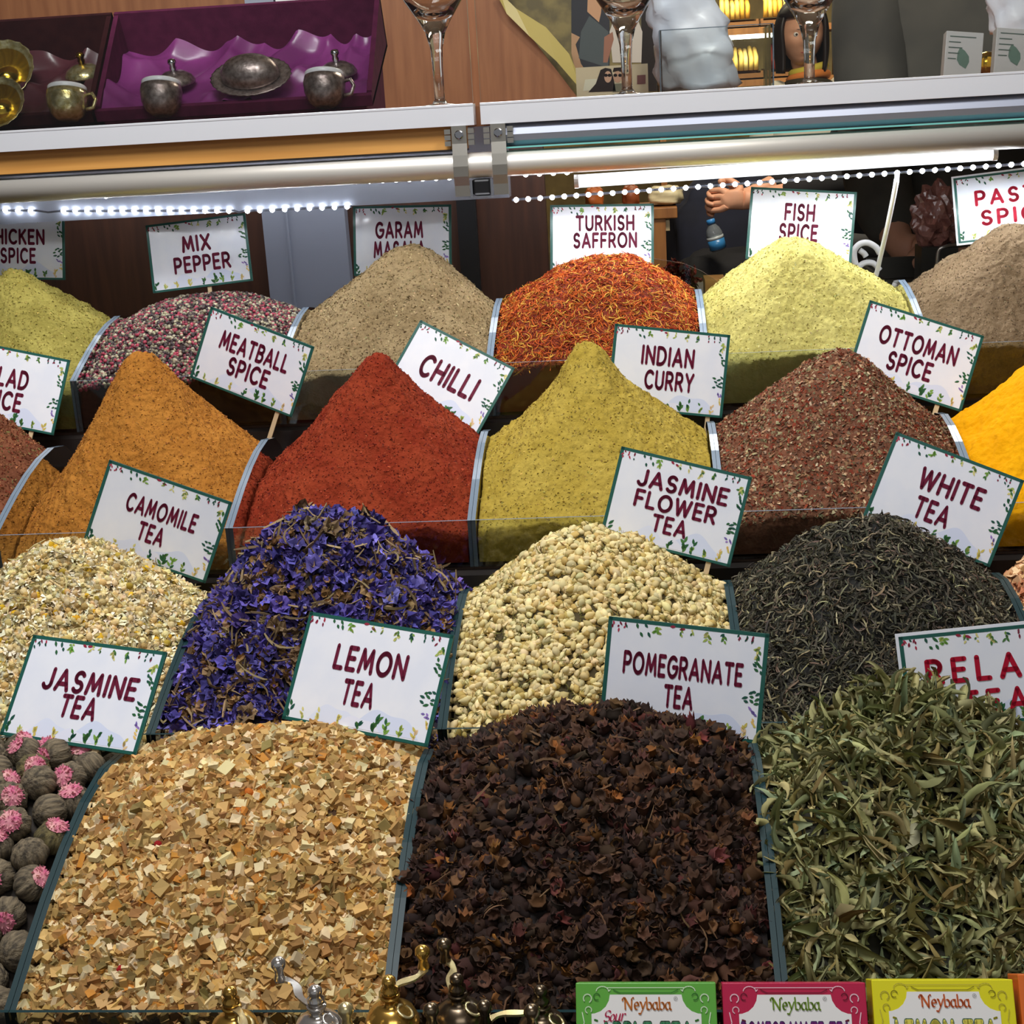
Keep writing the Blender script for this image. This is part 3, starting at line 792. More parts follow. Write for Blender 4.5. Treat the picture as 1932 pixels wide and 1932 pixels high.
def pen(stroke, hw, nib=None):
    """one pen stroke as flat pieces: bars and round ends; nib = (angle, thin share) for a broad nib"""
    polys = []
    def off(d):
        if nib is None: return hw
        a = math.atan2(d[1], d[0])-nib[0]
        return hw*(nib[1]+(1-nib[1])*abs(math.sin(a)))
    for (x0, y0), (x1, y1) in zip(stroke[:-1], stroke[1:]):
        L = math.hypot(x1-x0, y1-y0)
        if L < 1e-6: continue
        d = ((x1-x0)/L, (y1-y0)/L); h = off(d); n = (-d[1]*h, d[0]*h)
        polys.append([(x0-n[0], y0-n[1]), (x1-n[0], y1-n[1]), (x1+n[0], y1+n[1]), (x0+n[0], y0+n[1])])
    for i, (x, y) in enumerate(stroke):
        if nib is None: r = hw
        else:
            j = min(i, len(stroke)-2); d = (stroke[j+1][0]-stroke[j][0], stroke[j+1][1]-stroke[j][1]); r = off(d)*.95
        polys.append([(x+r*math.cos(2*PI*k/12), y+r*math.sin(2*PI*k/12)) for k in range(12)])
    return polys
def line_polys(text, cap, width=None, hw=.088, gap=.2, nib=None, slant=0.0):
    """flat polygons of one centred line; cap = capital height, width = whole length"""
    keys = [('n1' if (c == 'N' and nib) else c) for c in text]
    hws = hw
    total = sum(G[k][0] for k in keys)+gap*(len(keys)-1)+2*hws
    sx = cap/(1+2*hws) if width is None else width/total
    sy = cap/(1+2*hws)
    x = -total/2+hws; out = []
    for k in keys:
        w, strokes = G[k]
        for st in strokes:
            for p in pen(st, hw, nib):
                out.append([((x+q[0]+slant*q[1])*sx, (q[1]-.5)*sy) for q in p])
        x += w+gap
    return out

def text_mb(mb, polys, put, mi=0, col=None):
    for p in polys:
        n = len(p)
        area2 = sum(p[i][0]*p[(i+1) % n][1]-p[(i+1) % n][0]*p[i][1] for i in range(n))
        if area2 < 0: p = p[::-1]
        mb.add([put(*q) for q in p], [tuple(range(n))], mi, col)

# ------------------------------------------------------------------ printed cards
def leaf_poly(x, y, a, l, w):
    pts = []
    for t, s in ((0, 0), (.25, .8), (.5, 1), (.8, .6), (1, 0), (.8, -.6), (.5, -1), (.25, -.8)):
        u, v = t*l, s*w/2
        pts.append((x+u*math.cos(a)-v*math.sin(a), y+u*math.sin(a)+v*math.cos(a)))
    return pts
LEAFC = [lin((74, 120, 62)), lin((46, 96, 60)), lin((120, 160, 70)), lin((160, 180, 88)), lin((38, 84, 70))]
BERRY = [lin((128, 40, 62)), lin((176, 60, 80)), lin((206, 190, 96)), lin((214, 206, 130)), lin((120, 104, 170))]
def print_flowers(mb, Wd, Ht, put, seed):
    r = random.Random(seed)
    w2, h2 = Wd/2, Ht/2
    def sprig(x, y, a, n, l, cols, spread):
        for q in range(n):
            t = q/max(1, n-1)
            b = a+r.uniform(-spread, spread)
            bx, by = x+math.cos(a)*l*1.6*t*r.uniform(.4, 1), y+math.sin(a)*l*1.6*t*r.uniform(.4, 1)
            text_mb(mb, [leaf_poly(bx, by, b, l*r.uniform(.6, 1.1), l*.42)], put, 0, r.choice(cols))
    # soft blue hills low on the card
    for qi, (cx, wd, hh, c) in enumerate(((-.16, .34, .19, (220, 226, 242)), (.2, .46, .23, (213, 221, 241)), (.02, .3, .12, (226, 228, 242)))):
        n = 18
        pts = [(cx*Wd-wd*Wd/2, -h2+.004)]+[(cx*Wd-wd*Wd/2+wd*Wd*i/n, -h2+.004+hh*Ht*math.sin(PI*i/n)**.8*(.85+.15*math.sin(i*.55+seed))) for i in range(1, n)]+[(cx*Wd+wd*Wd/2, -h2+.004)]
        text_mb(mb, [pts], lambda x, y: put(x, y, -.00022+.00007*qi), 0, lin(c))
    # hanging along the top
    for t in (.03, .07, .11): sprig(-w2+t*Wd, h2-.003, -PI/2, 3, .0042, [BERRY[0], BERRY[1], LEAFC[4]], .8)
    for t in (.18, .23): sprig(-w2+t*Wd, h2-.003, -PI/3, 2, .006, [LEAFC[4], LEAFC[1]], .3)
    sprig(-w2+.31*Wd, h2-.004, -PI/2, 9, .005, [LEAFC[2], LEAFC[3], lin((110, 170, 70))], 1.5)
    sprig(-w2+.39*Wd, h2-.003, -.2, 2, .006, [lin((150, 44, 66))], .4)
    for t in (.46, .53): sprig(-w2+t*Wd, h2-.003, -PI/2, 4, .0042, [LEAFC[3], LEAFC[0], BERRY[3]], 1.2)
    sprig(-w2+.63*Wd, h2-.004, -PI/2, 9, .0052, [BERRY[3], LEAFC[3], LEAFC[0]], 1.2)
    sprig(-w2+.73*Wd, h2-.004, -PI/2, 6, .0048, [LEAFC[0], LEAFC[2], LEAFC[4]], 1.1)
    for t in (.82, .87, .91): sprig(-w2+t*Wd, h2-.003, -PI/2, 3, .0042, [BERRY[0], LEAFC[4]], .7)
    # down the right side
    sprig(w2-.006, h2-.012, -2.0, 8, .0056, [BERRY[3], LEAFC[3], LEAFC[0]], 1.2)
    for t in (.68, .62): sprig(w2-.003, -h2+t*Ht, PI*.75, 3, .006, [LEAFC[4], LEAFC[1]], .5)
    for t in (.46, .41, .36): sprig(w2-.003, -h2+t*Ht, PI, 3, .0062, [LEAFC[1], LEAFC[4]], .7)
    sprig(w2-.004, -h2+.24*Ht, PI*.8, 4, .005, [BERRY[4], lin((150, 120, 190))], .8)
    sprig(w2-.004, -h2+.14*Ht, PI*.6, 3, .005, [BERRY[2], lin((226, 190, 110))], .8)
    # growing up from the bottom
    for t, n, cs, l in ((.04, 5, [LEAFC[1], LEAFC[4]], .007), (.13, 6, [LEAFC[3], BERRY[3]], .005), (.24, 6, [BERRY[3], BERRY[2]], .006), (.38, 6, [BERRY[2], BERRY[3]], .006),
                        (.52, 6, [LEAFC[0], LEAFC[4]], .006), (.63, 8, [LEAFC[1], LEAFC[0]], .008), (.7, 6, [LEAFC[1], LEAFC[2]], .007), (.8, 7, [LEAFC[3], LEAFC[0]], .006), (.9, 6, [BERRY[2], lin((226, 196, 150))], .006)):
        sprig(-w2+t*Wd, -h2+.003, PI/2, n, l, cs, .9)

def rotvec(w):
    v = Vector(w)
    return Matrix.Rotation(v.length, 4, v.normalized()) if v.length > 1e-9 else Matrix()

def card(pose, Y, label, lines, ink, stake=None, edge_white=False, gap=.37, seed=1, hw=.115):
    w = pose[:3]; C = Vector((pose[3], Y, pose[4])); Wd, Ht = pose[5], pose[6]
    Mx = Matrix.Translation(C) @ rotvec(w)
    t = thing('spice_sign', label, 'sign', C, 'printed name cards stuck in the heaps')
    th = .0009
    mb = MB(); mb.box((-Wd/2, -th, -Ht/2), (Wd/2, th, Ht/2), 0, Mx); obj('card', mb, M_CARD, t)
    put = lambda x, y, d=0.0: Mx @ Vector((x, -th-.0003-d, y))
    b = .0034; o = .0026 if edge_white else 0.0
    a0, a1, z0, z1 = -Wd/2+o, Wd/2-o, -Ht/2+o, Ht/2-o
    mb = MB()
    f = .00018
    for (xa, xb, za, zb) in ((a0, a1, z1-b*.9, z1), (a0, a1, z0, z0+b*.8), (a0, a0+b, z0, z1), (a1-b, a1, z0, z1)):
        mb.add([Mx @ Vector(p) for p in ((xa, -th-f, za), (xb, -th-f, za), (xb, -th-f, zb), (xa, -th-f, zb))], [(0, 1, 2, 3)])
    if not edge_white:
        e = .0003
        for (xa, xb, za, zb) in ((-Wd/2-e, -Wd/2, -Ht/2, Ht/2), (Wd/2, Wd/2+e, -Ht/2, Ht/2), (-Wd/2, Wd/2, Ht/2, Ht/2+e), (-Wd/2, Wd/2, -Ht/2-e, -Ht/2)):
            mb.box((xa, -th, za), (xb, th, zb), 0, Mx)
    obj('border', mb, M_GREEN, t)
    mb = MB(); print_flowers(mb, Wd-2*o, Ht-2*o, put, seed); obj('floral_print', mb, M_PRINT, t)
    mb = MB()
    for (txt, u, v, wf, hf) in lines:
        P = line_polys(txt, hf*Ht, wf*Wd, gap=gap, hw=hw)
        text_mb(mb, P, lambda x, y: put(x+u*Wd, y+v*Ht, .0002))
    obj('lettering', mb, ink, t)
    if stake is not None:
        x, ln = stake
        mb = MB(); mb.box((x*Wd-.0028, th, -Ht/2-ln), (x*Wd+.0028, th+.0022, -Ht/2+.05), 0, Mx); obj('stick', mb, M_STICK, t)
    return t

card([-0.2109, 0.0618, 0.1313, -0.9036, -0.1624, 0.1432, 0.0977], 2.06, 'white card reading CHICKEN SPICE behind the olive green heap', [('CHICKEN', 0, .13, .6, .24), ('SPICE', .03, -.15, .36, .24)], M_MAROON, (.1, .06), seed=3)
card([-0.3193, -0.0814, 0.0953, -0.6267, -0.1858, 0.1451, 0.0991], 2.05, 'white card reading MIX PEPPER standing in the peppercorns', [('MIX', -.02, .15, .29, .25), ('PEPPER', .02, -.15, .57, .25)], M_MAROON, (0.06, .05), seed=4)
card([-0.2084, 0.0315, -0.0133, -0.3324, -0.1839, 0.1424, 0.0987], 2.07, 'white card reading GARAM MASALA behind the greyish tan heap', [('GARAM', -.03, .15, .49, .25), ('MASALA', -.03, -.13, .53, .25)], M_MAROON, (0, .06), seed=5)
card([-0.2785, 0.0347, 0.0289, -0.0457, -0.1971, 0.1467, 0.1001], 2.07, 'white card reading TURKISH SAFFRON behind the orange thread heap', [('TURKISH', .03, .235, .57, .23), ('SAFFRON', .03, -.01, .62, .23)], M_MAROON, (0, .06), seed=6)
card([-0.2751, 0.1053, -0.0501, 0.234, -0.1912, 0.1462, 0.1009], 2.07, 'white card reading FISH SPICE behind the pale yellow green heap', [('FISH', -.02, .18, .29, .25), ('SPICE', -.02, -.1, .37, .25)], M_MAROON, (0, .06), seed=7)
card([-0.3978, -0.0556, -0.1728, 0.5243, -0.1742, 0.1663, 0.0985], 2.05, 'white card reading PASTA SPICE in red letters behind the grey brown heap', [('PASTA', -.02, .14, .62, .23), ('SPICE', -.02, -.15, .55, .23)], M_RED, (0, .06), True, .5, seed=8)
card([-0.3546, 0.2395, 0.057, -0.8304, -0.3239, 0.1497, 0.1014], 1.80, 'white card reading SALAD SPICE above the red brown flakes', [('SALAD', -.05, .12, .47, .26), ('SPICE', -.03, -.18, .4, .26)], M_MAROON, (.3, .06), seed=9)
card([-0.0519, 0.3965, -0.1004, -0.4978, -0.3053, 0.145, 0.0976], 1.80, 'tilted white card reading MEATBALL SPICE between the peppercorns and the mustard cone', [('MEATBALL', 0, .15, .66, .26), ('SPICE', 0, -.15, .4, .26)], M_MAROON, (.36, .085), seed=10)
card([-0.4252, 0.5101, -0.1346, -0.2424, -0.3357, 0.14, 0.0981], 1.80, 'steeply tilted white card reading CHILLI behind the red cone', [('CHILLI', .0, .0, .58, .33)], M_MAROON, (.1, .05), seed=11)
card([-0.215, 0.1493, 0.1617, 0.0382, -0.3396, 0.148, 0.1051], 1.80, 'white card reading INDIAN CURRY behind the yellow cone', [('INDIAN', -.02, .17, .46, .24), ('CURRY', .01, -.12, .43, .24)], M_MAROON, (.38, .085), seed=12)
card([-0.4033, 0.3535, 0.0025, 0.3437, -0.3331, 0.1474, 0.1006], 1.80, 'tilted white card reading OTTOMAN SPICE above the speckled brown heap', [('OTTOMAN', 0, .14, .68, .25), ('SPICE', -.02, -.15, .39, .25)], M_MAROON, (.3, .07), seed=13)
card([-0.1563, 0.3956, 0.0744, -0.5378, -0.4272, 0.1421, 0.0966], 1.49, 'tilted white card reading CAMOMILE TEA in front of the mustard cone', [('CAMOMILE', .01, .12, .57, .23), ('TEA', -.02, -.16, .21, .23)], M_MAROON, (.2, .05), seed=14)
card([-0.2663, 0.2633, -0.0879, 0.035, -0.4289, 0.1429, 0.0986], 1.49, 'tilted white card reading JASMINE FLOWER TEA behind the cream buds', [('JASMINE', .02, .225, .7, .2), ('FLOWER', 0, -.0, .63, .2), ('TEA', -.01, -.225, .27, .2)], M_MAROON, (.34, .06), seed=15)
card([-0.3094, 0.406, -0.0659, 0.3164, -0.4306, 0.1411, 0.0979], 1.49, 'tilted white card reading WHITE TEA above the dark grey tea leaves', [('WHITE', .03, .14, .5, .25), ('TEA', -.04, -.17, .27, .25)], M_MAROON, (.1, .05), seed=16)
card([-0.7019, 0.1366, -0.1859, -0.5079, -0.4916, 0.1388, 0.0956], 1.16, 'white card reading JASMINE TEA behind the round tea balls', [('JASMINE', .03, .1, .7, .23), ('TEA', 0, -.14, .27, .23)], M_MAROON, (.2, .015), seed=17)
card([-0.5856, 0.1571, -0.2832, -0.2494, -0.4862, 0.1449, 0.1], 1.17, 'white card reading LEMON TEA above the diced lemon peel', [('LEMON', .0, .14, .5, .24), ('TEA', -.03, -.16, .22, .24)], M_MAROON, (.3, .015), seed=18)
card([-0.2768, 0.0997, -0.1744, 0.0304, -0.4943, 0.1405, 0.0951], 1.17, 'white card reading POMEGRANATE TEA behind the dark brown blossoms', [('POMEGRANATE', -.01, .1, .75, .22), ('TEA', -.02, -.17, .185, .22)], M_MAROON, (.38, .06), gap=.34, seed=19)
card([-0.2629, -0.1027, -0.0903, 0.2763, -0.4897, 0.1249, 0.0861], 1.15, 'white card with red letters reading RELAX TEA behind the sage leaves', [('RELAX', .07, .09, .8, .26), ('TEA', .1, -.25, .43, .26)], M_RED, (0, .06), True, .58, seed=20)

# ------------------------------------------------------------------ tea balls
M_BALL = mat('tea_ball_leaf', (128, 114, 90), 0.85, rgb2=(66, 58, 46), scale=330, stretch=(1, 1, .16), bump=1, bscale=420)
M_BALL2 = mat('tea_ball_olive', (118, 106, 66), 0.85, rgb2=(64, 58, 38), scale=330, stretch=(1, 1, .16), bump=1, bscale=420)
M_PINK = mat('pink_petals', (200, 92, 132), 0.8, rgb2=(226, 178, 170), scale=120)
def ball_mesh(seed):
    r = random.Random(seed); ph = [r.uniform(0, 6) for _ in range(4)]
    mb = MB(); R = .0146; n = 14
    prof = [(max(1e-6, R*math.sin(PI*i/n)*(1.0)), -R*.94*math.cos(PI*i/n)) for i in range(n+1)]
    mb.lathe(prof, 40, wob=lambda w, i: 1+.045*math.sin(9*w+ph[0]+i*.22)+.03*math.sin(17*w+ph[1]-i*.3)+.02*math.sin(4*w+ph[2]))
    return mb
def tuft_mesh(seed):
    r = random.Random(seed); mb = MB(); R = .0150
    for q in range(90):
        a = r.uniform(0, 2*PI); t = .6*math.sqrt(r.random()); l = .0026; wd = .0007
        d = Vector((math.sin(t)*math.cos(a), math.sin(t)*math.sin(a), math.cos(t)))
        base = d*(R*.95); out = (d*.45+Vector((math.cos(a), math.sin(a), 0))*.9+Vector((r.gauss(0, .2), r.gauss(0, .2), 0))).normalized(); s = out.cross(Vector((r.gauss(0, 1), r.gauss(0, 1), r.gauss(0, 1)))).normalized()
        mb.add([base-s*wd, base+s*wd, base+out*l+s*wd*.6, base+out*l-s*wd*.6], [(0, 1, 2, 3)])
    n = 5
    mb.lathe([(R*1.0*math.sin(.62*i/n)+1e-6, R*1.0*math.cos(.62*i/n)*.97) for i in range(n+1)][::-1], 20)
    return mb
def tea_ball(kind, seed):
    t = thing('tea_ball', 'x', 'tea ball', (0, 0, 0), 'flowering tea balls heaped in the front left bin')
    obj('leaf_ball', ball_mesh(seed), M_BALL if kind != 2 else M_BALL2, t, smooth=True, local=True)
    if kind != 1: obj('flower_tip', tuft_mesh(seed), M_PINK, t, local=True)
    return t
PROTO = [tea_ball(0, 1), tea_ball(1, 2), tea_ball(2, 3), tea_ball(1, 5)]
LABB = ['grey green tea ball with a pink flower tip heaped beside the lemon peel', 'plain grey leaf ball without a pink tip heaped beside the lemon peel', 'olive brown tea ball with a pink flower tip heaped beside the lemon peel', 'plain grey leaf ball without a pink tip heaped beside the lemon peel']
Hb, rb, flb = make_H(0, -2, (60, 1405), 1.12, DOME, 4.5)
used = [False]*4
V, F, _ = heap_surface(lambda x, y: np.maximum(Hb(x, y)-.022, flb(y)), rb, flb, 30, 34, [], 1)
o = np_mesh('tea_leaf_bed', [V], [[F]], [mat('tea_bed', (44, 38, 32), .9)], [0], [np.ones((len(V), 3))], ((rb[0]+rb[1])/2, (rb[2]+rb[3])/2, float(flb((rb[2]+rb[3])/2))), [True])
tag(o, 'dark bed of loose tea under the round flowering tea balls', 'dried tea', kind='stuff')
rr = random.Random(5); placed = []
rows_y = []; y = rb[2]+.013; row = 0
while y < rb[3]-.008:
    x = rb[1]-.013-(row % 2)*.0125
    while x > rb[1]-.135-max(0, (y-.98))*.25:
        xx = x+rr.uniform(-.003, .003); yy = y+rr.uniform(-.003, .003)
        zz = float(Hb(np.array(xx), np.array(yy)))-.009+rr.uniform(-.004, .005)
        placed.append((xx, yy, zz)); x -= .0295
    y += .0228; row += 1
for q, (x, y, z) in enumerate(placed):
    k = rr.choices([0, 1, 2, 3], [4.5, 1.6, 2.5, 1.4])[0]
    if used[k]: o = copy_tree(PROTO[k])
    else: o = PROTO[k]; used[k] = True
    o.location = (x, y, z)
    # most tips turn up and to the front
    o.rotation_euler = (rr.uniform(.0, 1.5), rr.uniform(-.9, .9), rr.uniform(-.9, .9))
    s = rr.uniform(.94, 1.08); o.scale = (s, s, s)
    o['label'] = LABB[k]
for k in range(4):
    if not used[k]:
        for ch in list(PROTO[k].children): bpy.data.objects.remove(ch)
        bpy.data.objects.remove(PROTO[k])

# ------------------------------------------------------------------ counter rail, glass, lamps under the rail
XL0, XL1, XR0, XR1 = -1.18, -0.2035, -0.1945, 0.85
YR = 1.93
def rail(x0, x1, label, right):
    t = thing('counter_rail', label, 'rail', ((x0+x1)/2, YR, -.09))
    mb = MB(); mb.box((x0, YR, -.0275), (x1, YR+.03, -.0005)); mb.box((x0, YR-.0005, -.003), (x1, YR, 0), 0)
    obj('top_band', mb, M_ALU, t, bevel=.0008)
    mb = MB()
    if right:
        pts = [(YR+.012, -.0275), (YR+.004, -.034), (YR+.0, -.042), (YR+.003, -.05), (YR+.012, -.057), (YR+.03, -.057), (YR+.03, -.0275)]
    else:
        pts = [(YR+.012, -.0275), (YR+.010, -.057), (YR+.03, -.057), (YR+.03, -.0275)]
    mb.prism(pts, 0, x0+.012, x1-.012)
    obj('recess', mb, M_GREY if right else M_RECESS, t)  # left recess carries the rail's orange reflection as its own colour
    mb = MB(); mb.box((x0+.012, YR+.001, -.0595), (x1-.012, YR+.03, -.0575)); obj('glass_edge', mb, mat('green_glass_edge', (120, 196, 190), .1) if right else M_BLACK, t)
    return t
rail(XL0, XL1, 'bright aluminium rail with an orange reflection painted in its recess left of the clamps', False)
rail(XR0, XR1, 'grey aluminium rail with a green glass edge right of the clamps', True)
mb = MB(); mb.tube([(XL0, YR+.012, -.079), (XR1, YR+.012, -.079)], .0165, 24); o = obj('handrail_tube', mb, M_ALU2, smooth=True, origin=(-.2, YR+.012, -.079))
tag(o, 'long round pale metal tube below the aluminium rails', 'tube')
for px, lab in ((866, 'metal strap clamp left of the gap in the rail'), (940, 'metal strap clamp right of the gap in the rail')):
    c = at(px, 250, YR)
    t = thing('strap_clamp', lab, 'clamp', (c[0], YR, -.125), 'strap clamps holding the tube')
    path = [(YR-.003, -.0275), (YR-.003, -.05), (YR-.0055, -.065), (YR-.0075, -.079), (YR-.0065, -.092), (YR-.003, -.104), (YR-.002, -.118)]
    pts = path+[(p[0]+.0025, p[1]) for p in path[::-1]]
    mb = MB(); mb.prism(pts, 0, c[0]-.0098, c[0]+.0098); obj('strap', mb, M_STEEL, t)
    mb = MB(); Mb = Matrix.Translation((c[0], YR-.003, -.0385)) @ Matrix.Rotation(PI/2, 4, 'X')
    mb.lathe([(.0058, 0), (.0058, .0012), (.0045, .0016), (.0045, .0032), (.002, .0034), (.002, .0015), (1e-6, .0015)], 20, 0, Mb); obj('bolt', mb, M_CHROME, t)
    for s in (-1, 1):
        mb = MB()
        for q in range(3): mb.box((c[0]+s*.0155-.004, YR-.001, -.0375-q*.0075), (c[0]+s*.0155+.004, YR+.006, -.0312-q*.0075))
        obj('spacer', mb, M_STEEL, t)
c = at(908, 345, YR)
t = thing('cable_box', 'small black and chrome connector box between the two strap clamps', 'connector', (c[0], YR+.01, -.125))
mb = MB(); mb.box((c[0]-.012, YR+.004, -.118), (c[0]+.012, YR+.03, -.097)); obj('body', mb, M_BLACK, t, bevel=.003)
mb = MB()
for s in (-1, 1): mb.box((c[0]+s*.0135-.0015, YR, -.12), (c[0]+s*.0135+.0015, YR+.03, -.098))
mb.box((c[0]-.012, YR, -.1205), (c[0]+.012, YR+.03, -.1185)); obj('chrome_trim', mb, M_CHROME, t)

for (x0, x1, lab) in ((XL0, XL1-.0005, 'clear glass pane on the rail in front of the velvet boxes'), (XR0+.0005, XR1, 'clear glass pane on the rail right of the gap')):
    mb = MB(); mb.box((x0, YR+.006, .0005), (x1, YR+.012, .52)); mb.m = [1, 1, 0, 1, 0, 1]
    o = obj('glass_pane', mb, [M_GLASSPANE, mat('pane_edge', (150, 170, 165), .1)], origin=((x0+x1)/2, YR+.009, 0)); tag(o, lab, 'glass pane', 'glass panes standing on the rail')

mb = MB(); mb.box((XL0, YR+.031, -.03), (XR1, 2.72, -.004)); o = obj('display_shelf', mb, M_SHELFWOOD, origin=(-.2, 2.3, -.03)); tag(o, 'brown wooden display shelf behind the rail', 'shelf')
mb = MB(); mb.box((XL0, 2.015, -.128), (-.17, 2.05, -.0305)); o = obj('lamp_housing', mb, M_GREY, origin=(-.6, 2.03, -.128)); tag(o, 'grey metal lamp housing under the left half of the shelf', 'lamp housing')

M_LED = glow_mat('led_white', (.9, .95, 1.0), 45)
M_STRIP = mat('strip_tape', (84, 88, 100), .5)
def led_strip(label, pxs, Y, seat, light=None):
    """pxs: runs of (x0,y0,x1,y1,count) along which the little lamps sit"""
    P0 = [at(r[0], r[1], Y) for r in pxs]; P1 = [at(r[2], r[3], Y) for r in pxs]
    z = float(np.mean([p[2] for p in P0+P1]))
    t = thing('led_strip', label, 'led strip', ((P0[0][0]+P1[-1][0])/2, Y, z))
    mb = MB(); ze = float(at(pxs[0][0], pxs[0][1], Y)[2])
    for a, b in zip(P0, P1):
        mb.tube([(a[0]-.006, Y+.003, a[2]), (b[0]+.006, Y+.003, b[2])], .0042, 4, 0, flat=.4)
    for b, a in zip(P1[:-1], P0[1:]):
        mb.tube([(b[0]+.006, Y+.003, b[2]), ((a[0]+b[0])/2, Y+.003, (a[2]+b[2])/2-.002), (a[0]-.006, Y+.003, a[2])], .0014, 4)
    obj('tape', mb, M_STRIP, t)
    first = None
    for (a, b, r) in zip(P0, P1, pxs):
        for q in range(r[4]):
            f = q/max(1, r[4]-1); p = a+(b-a)*f
            if first is None:
                mb = MB(); mb.ball((0, 0, 0), .0034, 10, 6, sc=(1, .5, 1)); first = obj('lamp_bead', mb, M_LED, t, smooth=True, local=True); d = first
            else:
                d = first.copy(); COL.objects.link(d); d.parent = t
            d.location = Vector(p)-t.location+Vector((0, -.0008, 0))
    if light:
        for (x0, x1) in light[0]:
            l = area('strip_light', ((x0+x1)/2, Y+.01, z-.006), ((x0+x1)/2, Y-.05, z-.6), x1-x0, .012, light[1]*(x1-x0), (.88, .94, 1.0))
            l.parent = t; l.location = Vector(l.location)-t.location
    return t
led_strip('upper row of small white lamp beads close under the tube, left half', [(12, 372, 90, 374, 4), (200, 370, 250, 363, 3), (302, 360, 848, 335, 23)], 1.962, 0)
led_strip('lower row of bright star like lamp beads above the CHICKEN SPICE and MIX PEPPER cards', [(10, 397, 58, 398, 3), (120, 398, 432, 398, 15), (467, 398, 655, 390, 9)], 2.012, 0, light=([(-1.1, -.36)], 7.0))
led_strip('row of bright lamp beads under the glowing tube lamp, right half', [(974, 377, 1932, 309, 42)], 1.985, 0, light=([(-.17, .6)], 1.5))
led_strip('four small lamp beads just right of the strap clamps', [(992, 329, 1070, 325, 4)], 1.955, 0)
a, b = at(1092, 342, 1.96), at(1872, 290, 1.96)
t = thing('tube_lamp', 'glowing white tube lamp under the right half of the rail', 'lamp', ((a[0]+b[0])/2, 1.96, a[2]))
mb = MB(); mb.tube([a, b], .0085, 16); obj('diffuser', mb, glow_mat('tube_glow', (.9, .96, 1.0), 2.0), t, smooth=True)
mb = MB(); d = Vector(b)-Vector(a); d.normalize()
mb.tube([Vector(a)-d*.006, Vector(a)], .009, 16); mb.tube([Vector(b), Vector(b)+d*.006], .009, 16); obj('end_caps', mb, M_WHITEPL, t)
mb = MB(); q = [at(1693, 325, 1.99), at(1690, 350, 2.0), at(1676, 420, 2.04), at(1662, 480, 2.08), at(1650, 530, 2.1), at(1630, 580, 2.1)]
mb.tube(smooth_path(q), .0035, 8); o = obj('power_cable', mb, M_WHITEPL, smooth=True, origin=tuple(q[0])); tag(o, 'white power cable hanging from the lamps behind the pale heap', 'cable')

# cabinet below the shelf
xc = at(1033, 470, 2.25)[0]
mb = MB(); mb.box((XL0, 2.25, -1.4), (xc, 2.28, -.0305)); o = obj('cabinet_back', mb, M_PANELWOOD, origin=(-.6, 2.26, -1.4)); tag(o, 'dark brown wooden cabinet panel behind the top row of heaps', 'cabinet panel')
a, b = at(508, 500, 2.24)[0], at(662, 500, 2.24)[0]
mb = MB(); mb.box((a, 2.225, -1.4), (b, 2.2495, -.1295)); mb.box((a+.038, 2.222, -1.4), (a+.041, 2.2252, -.1295)); o = obj('metal_post', mb, M_GREY, origin=((a+b)/2, 2.24, -1.4)); tag(o, 'grey metal post behind the GARAM MASALA card', 'post')
mb = MB(); a = at(866, 460, 2.24)[0]; mb.box((a, 2.238, -1.4), (a+.03, 2.2495, -.0305)); 
o = obj('trim_strip', mb, M_BLACK, origin=(a, 2.24, -1.4)); tag(o, 'dark upright trim strip on the brown cabinet panel', 'trim strip')

# ------------------------------------------------------------------ shelf display
YB = 2.60
pts = [(XL0, 0.0), tuple(at(1092, 172, YB)[[0, 2]]), tuple(at(940, -10, YB)[[0, 2]]), tuple(at(920, -200, YB)[[0, 2]]), (XL0, .62)]
pts[1] = (pts[1][0], -.004); pts[0] = (pts[0][0], -.004)
mb = MB(); mb.prism(pts, 1, YB, YB+.018); o = obj('back_board', mb, M_SHELFWOOD, origin=(-.6, YB, 0)); tag(o, 'brown wooden back board of the shelf with a slanting right edge', 'back board')
M_AMBER = clear_mat('amber_sheet', (.75, .66, .34), .2, 1.4, haze=((206, 186, 112), .75))
mb = MB()
p = [at(1098, 166, 2.585), at(1062, 110, 2.585), at(1015, 62, 2.585), at(965, 22, 2.585), at(942, -10, 2.585)]
w = [.003, .011, .014, .008, .003]
v = []
for q, ww in zip(p, w): v += [(q[0]-ww, 2.58, q[2]-ww*.4), (q[0]+ww, 2.586, q[2]+ww*.6)]
v += [(x, y+.003, z) for x, y, z in v]
f = []
for i in range(4):
    f += [(2*i, 2*i+1, 2*i+3, 2*i+2), (10+2*i, 10+2*i+2, 10+2*i+3, 10+2*i+1), (2*i, 2*i+2, 12+2*i, 10+2*i), (2*i+1, 11+2*i, 13+2*i, 2*i+3)]
mb.add(v, f); o = obj('amber_strip', mb, M_AMBER, origin=tuple(p[2])); tag(o, 'yellowish translucent strip along the slanting edge of the back board', 'strip')
for (x0, x1, lab) in ((466, 520, 'narrow pale grey upright board behind the purple box'), (524, 640, 'wide white upright board behind the purple box')):
    a, b = at(x0, 20, 2.58)[0], at(x1, 20, 2.58)[0]
    mb = MB(); mb.box((a, 2.57, -.004), (b, 2.59, .5)); o = obj('upright_board', mb, M_WHITEPL if x0 > 500 else M_GREY, origin=((a+b)/2, 2.58, 0)); tag(o, lab, 'board')
mb = MB(); a = at(645, 20, 2.58)[0]; mb.box((a, 2.56, -.004), (a+.012, 2.59, .5)); o = obj('black_post', mb, M_BLACK, origin=(a, 2.575, 0)); tag(o, 'thin black post right of the white board', 'post')

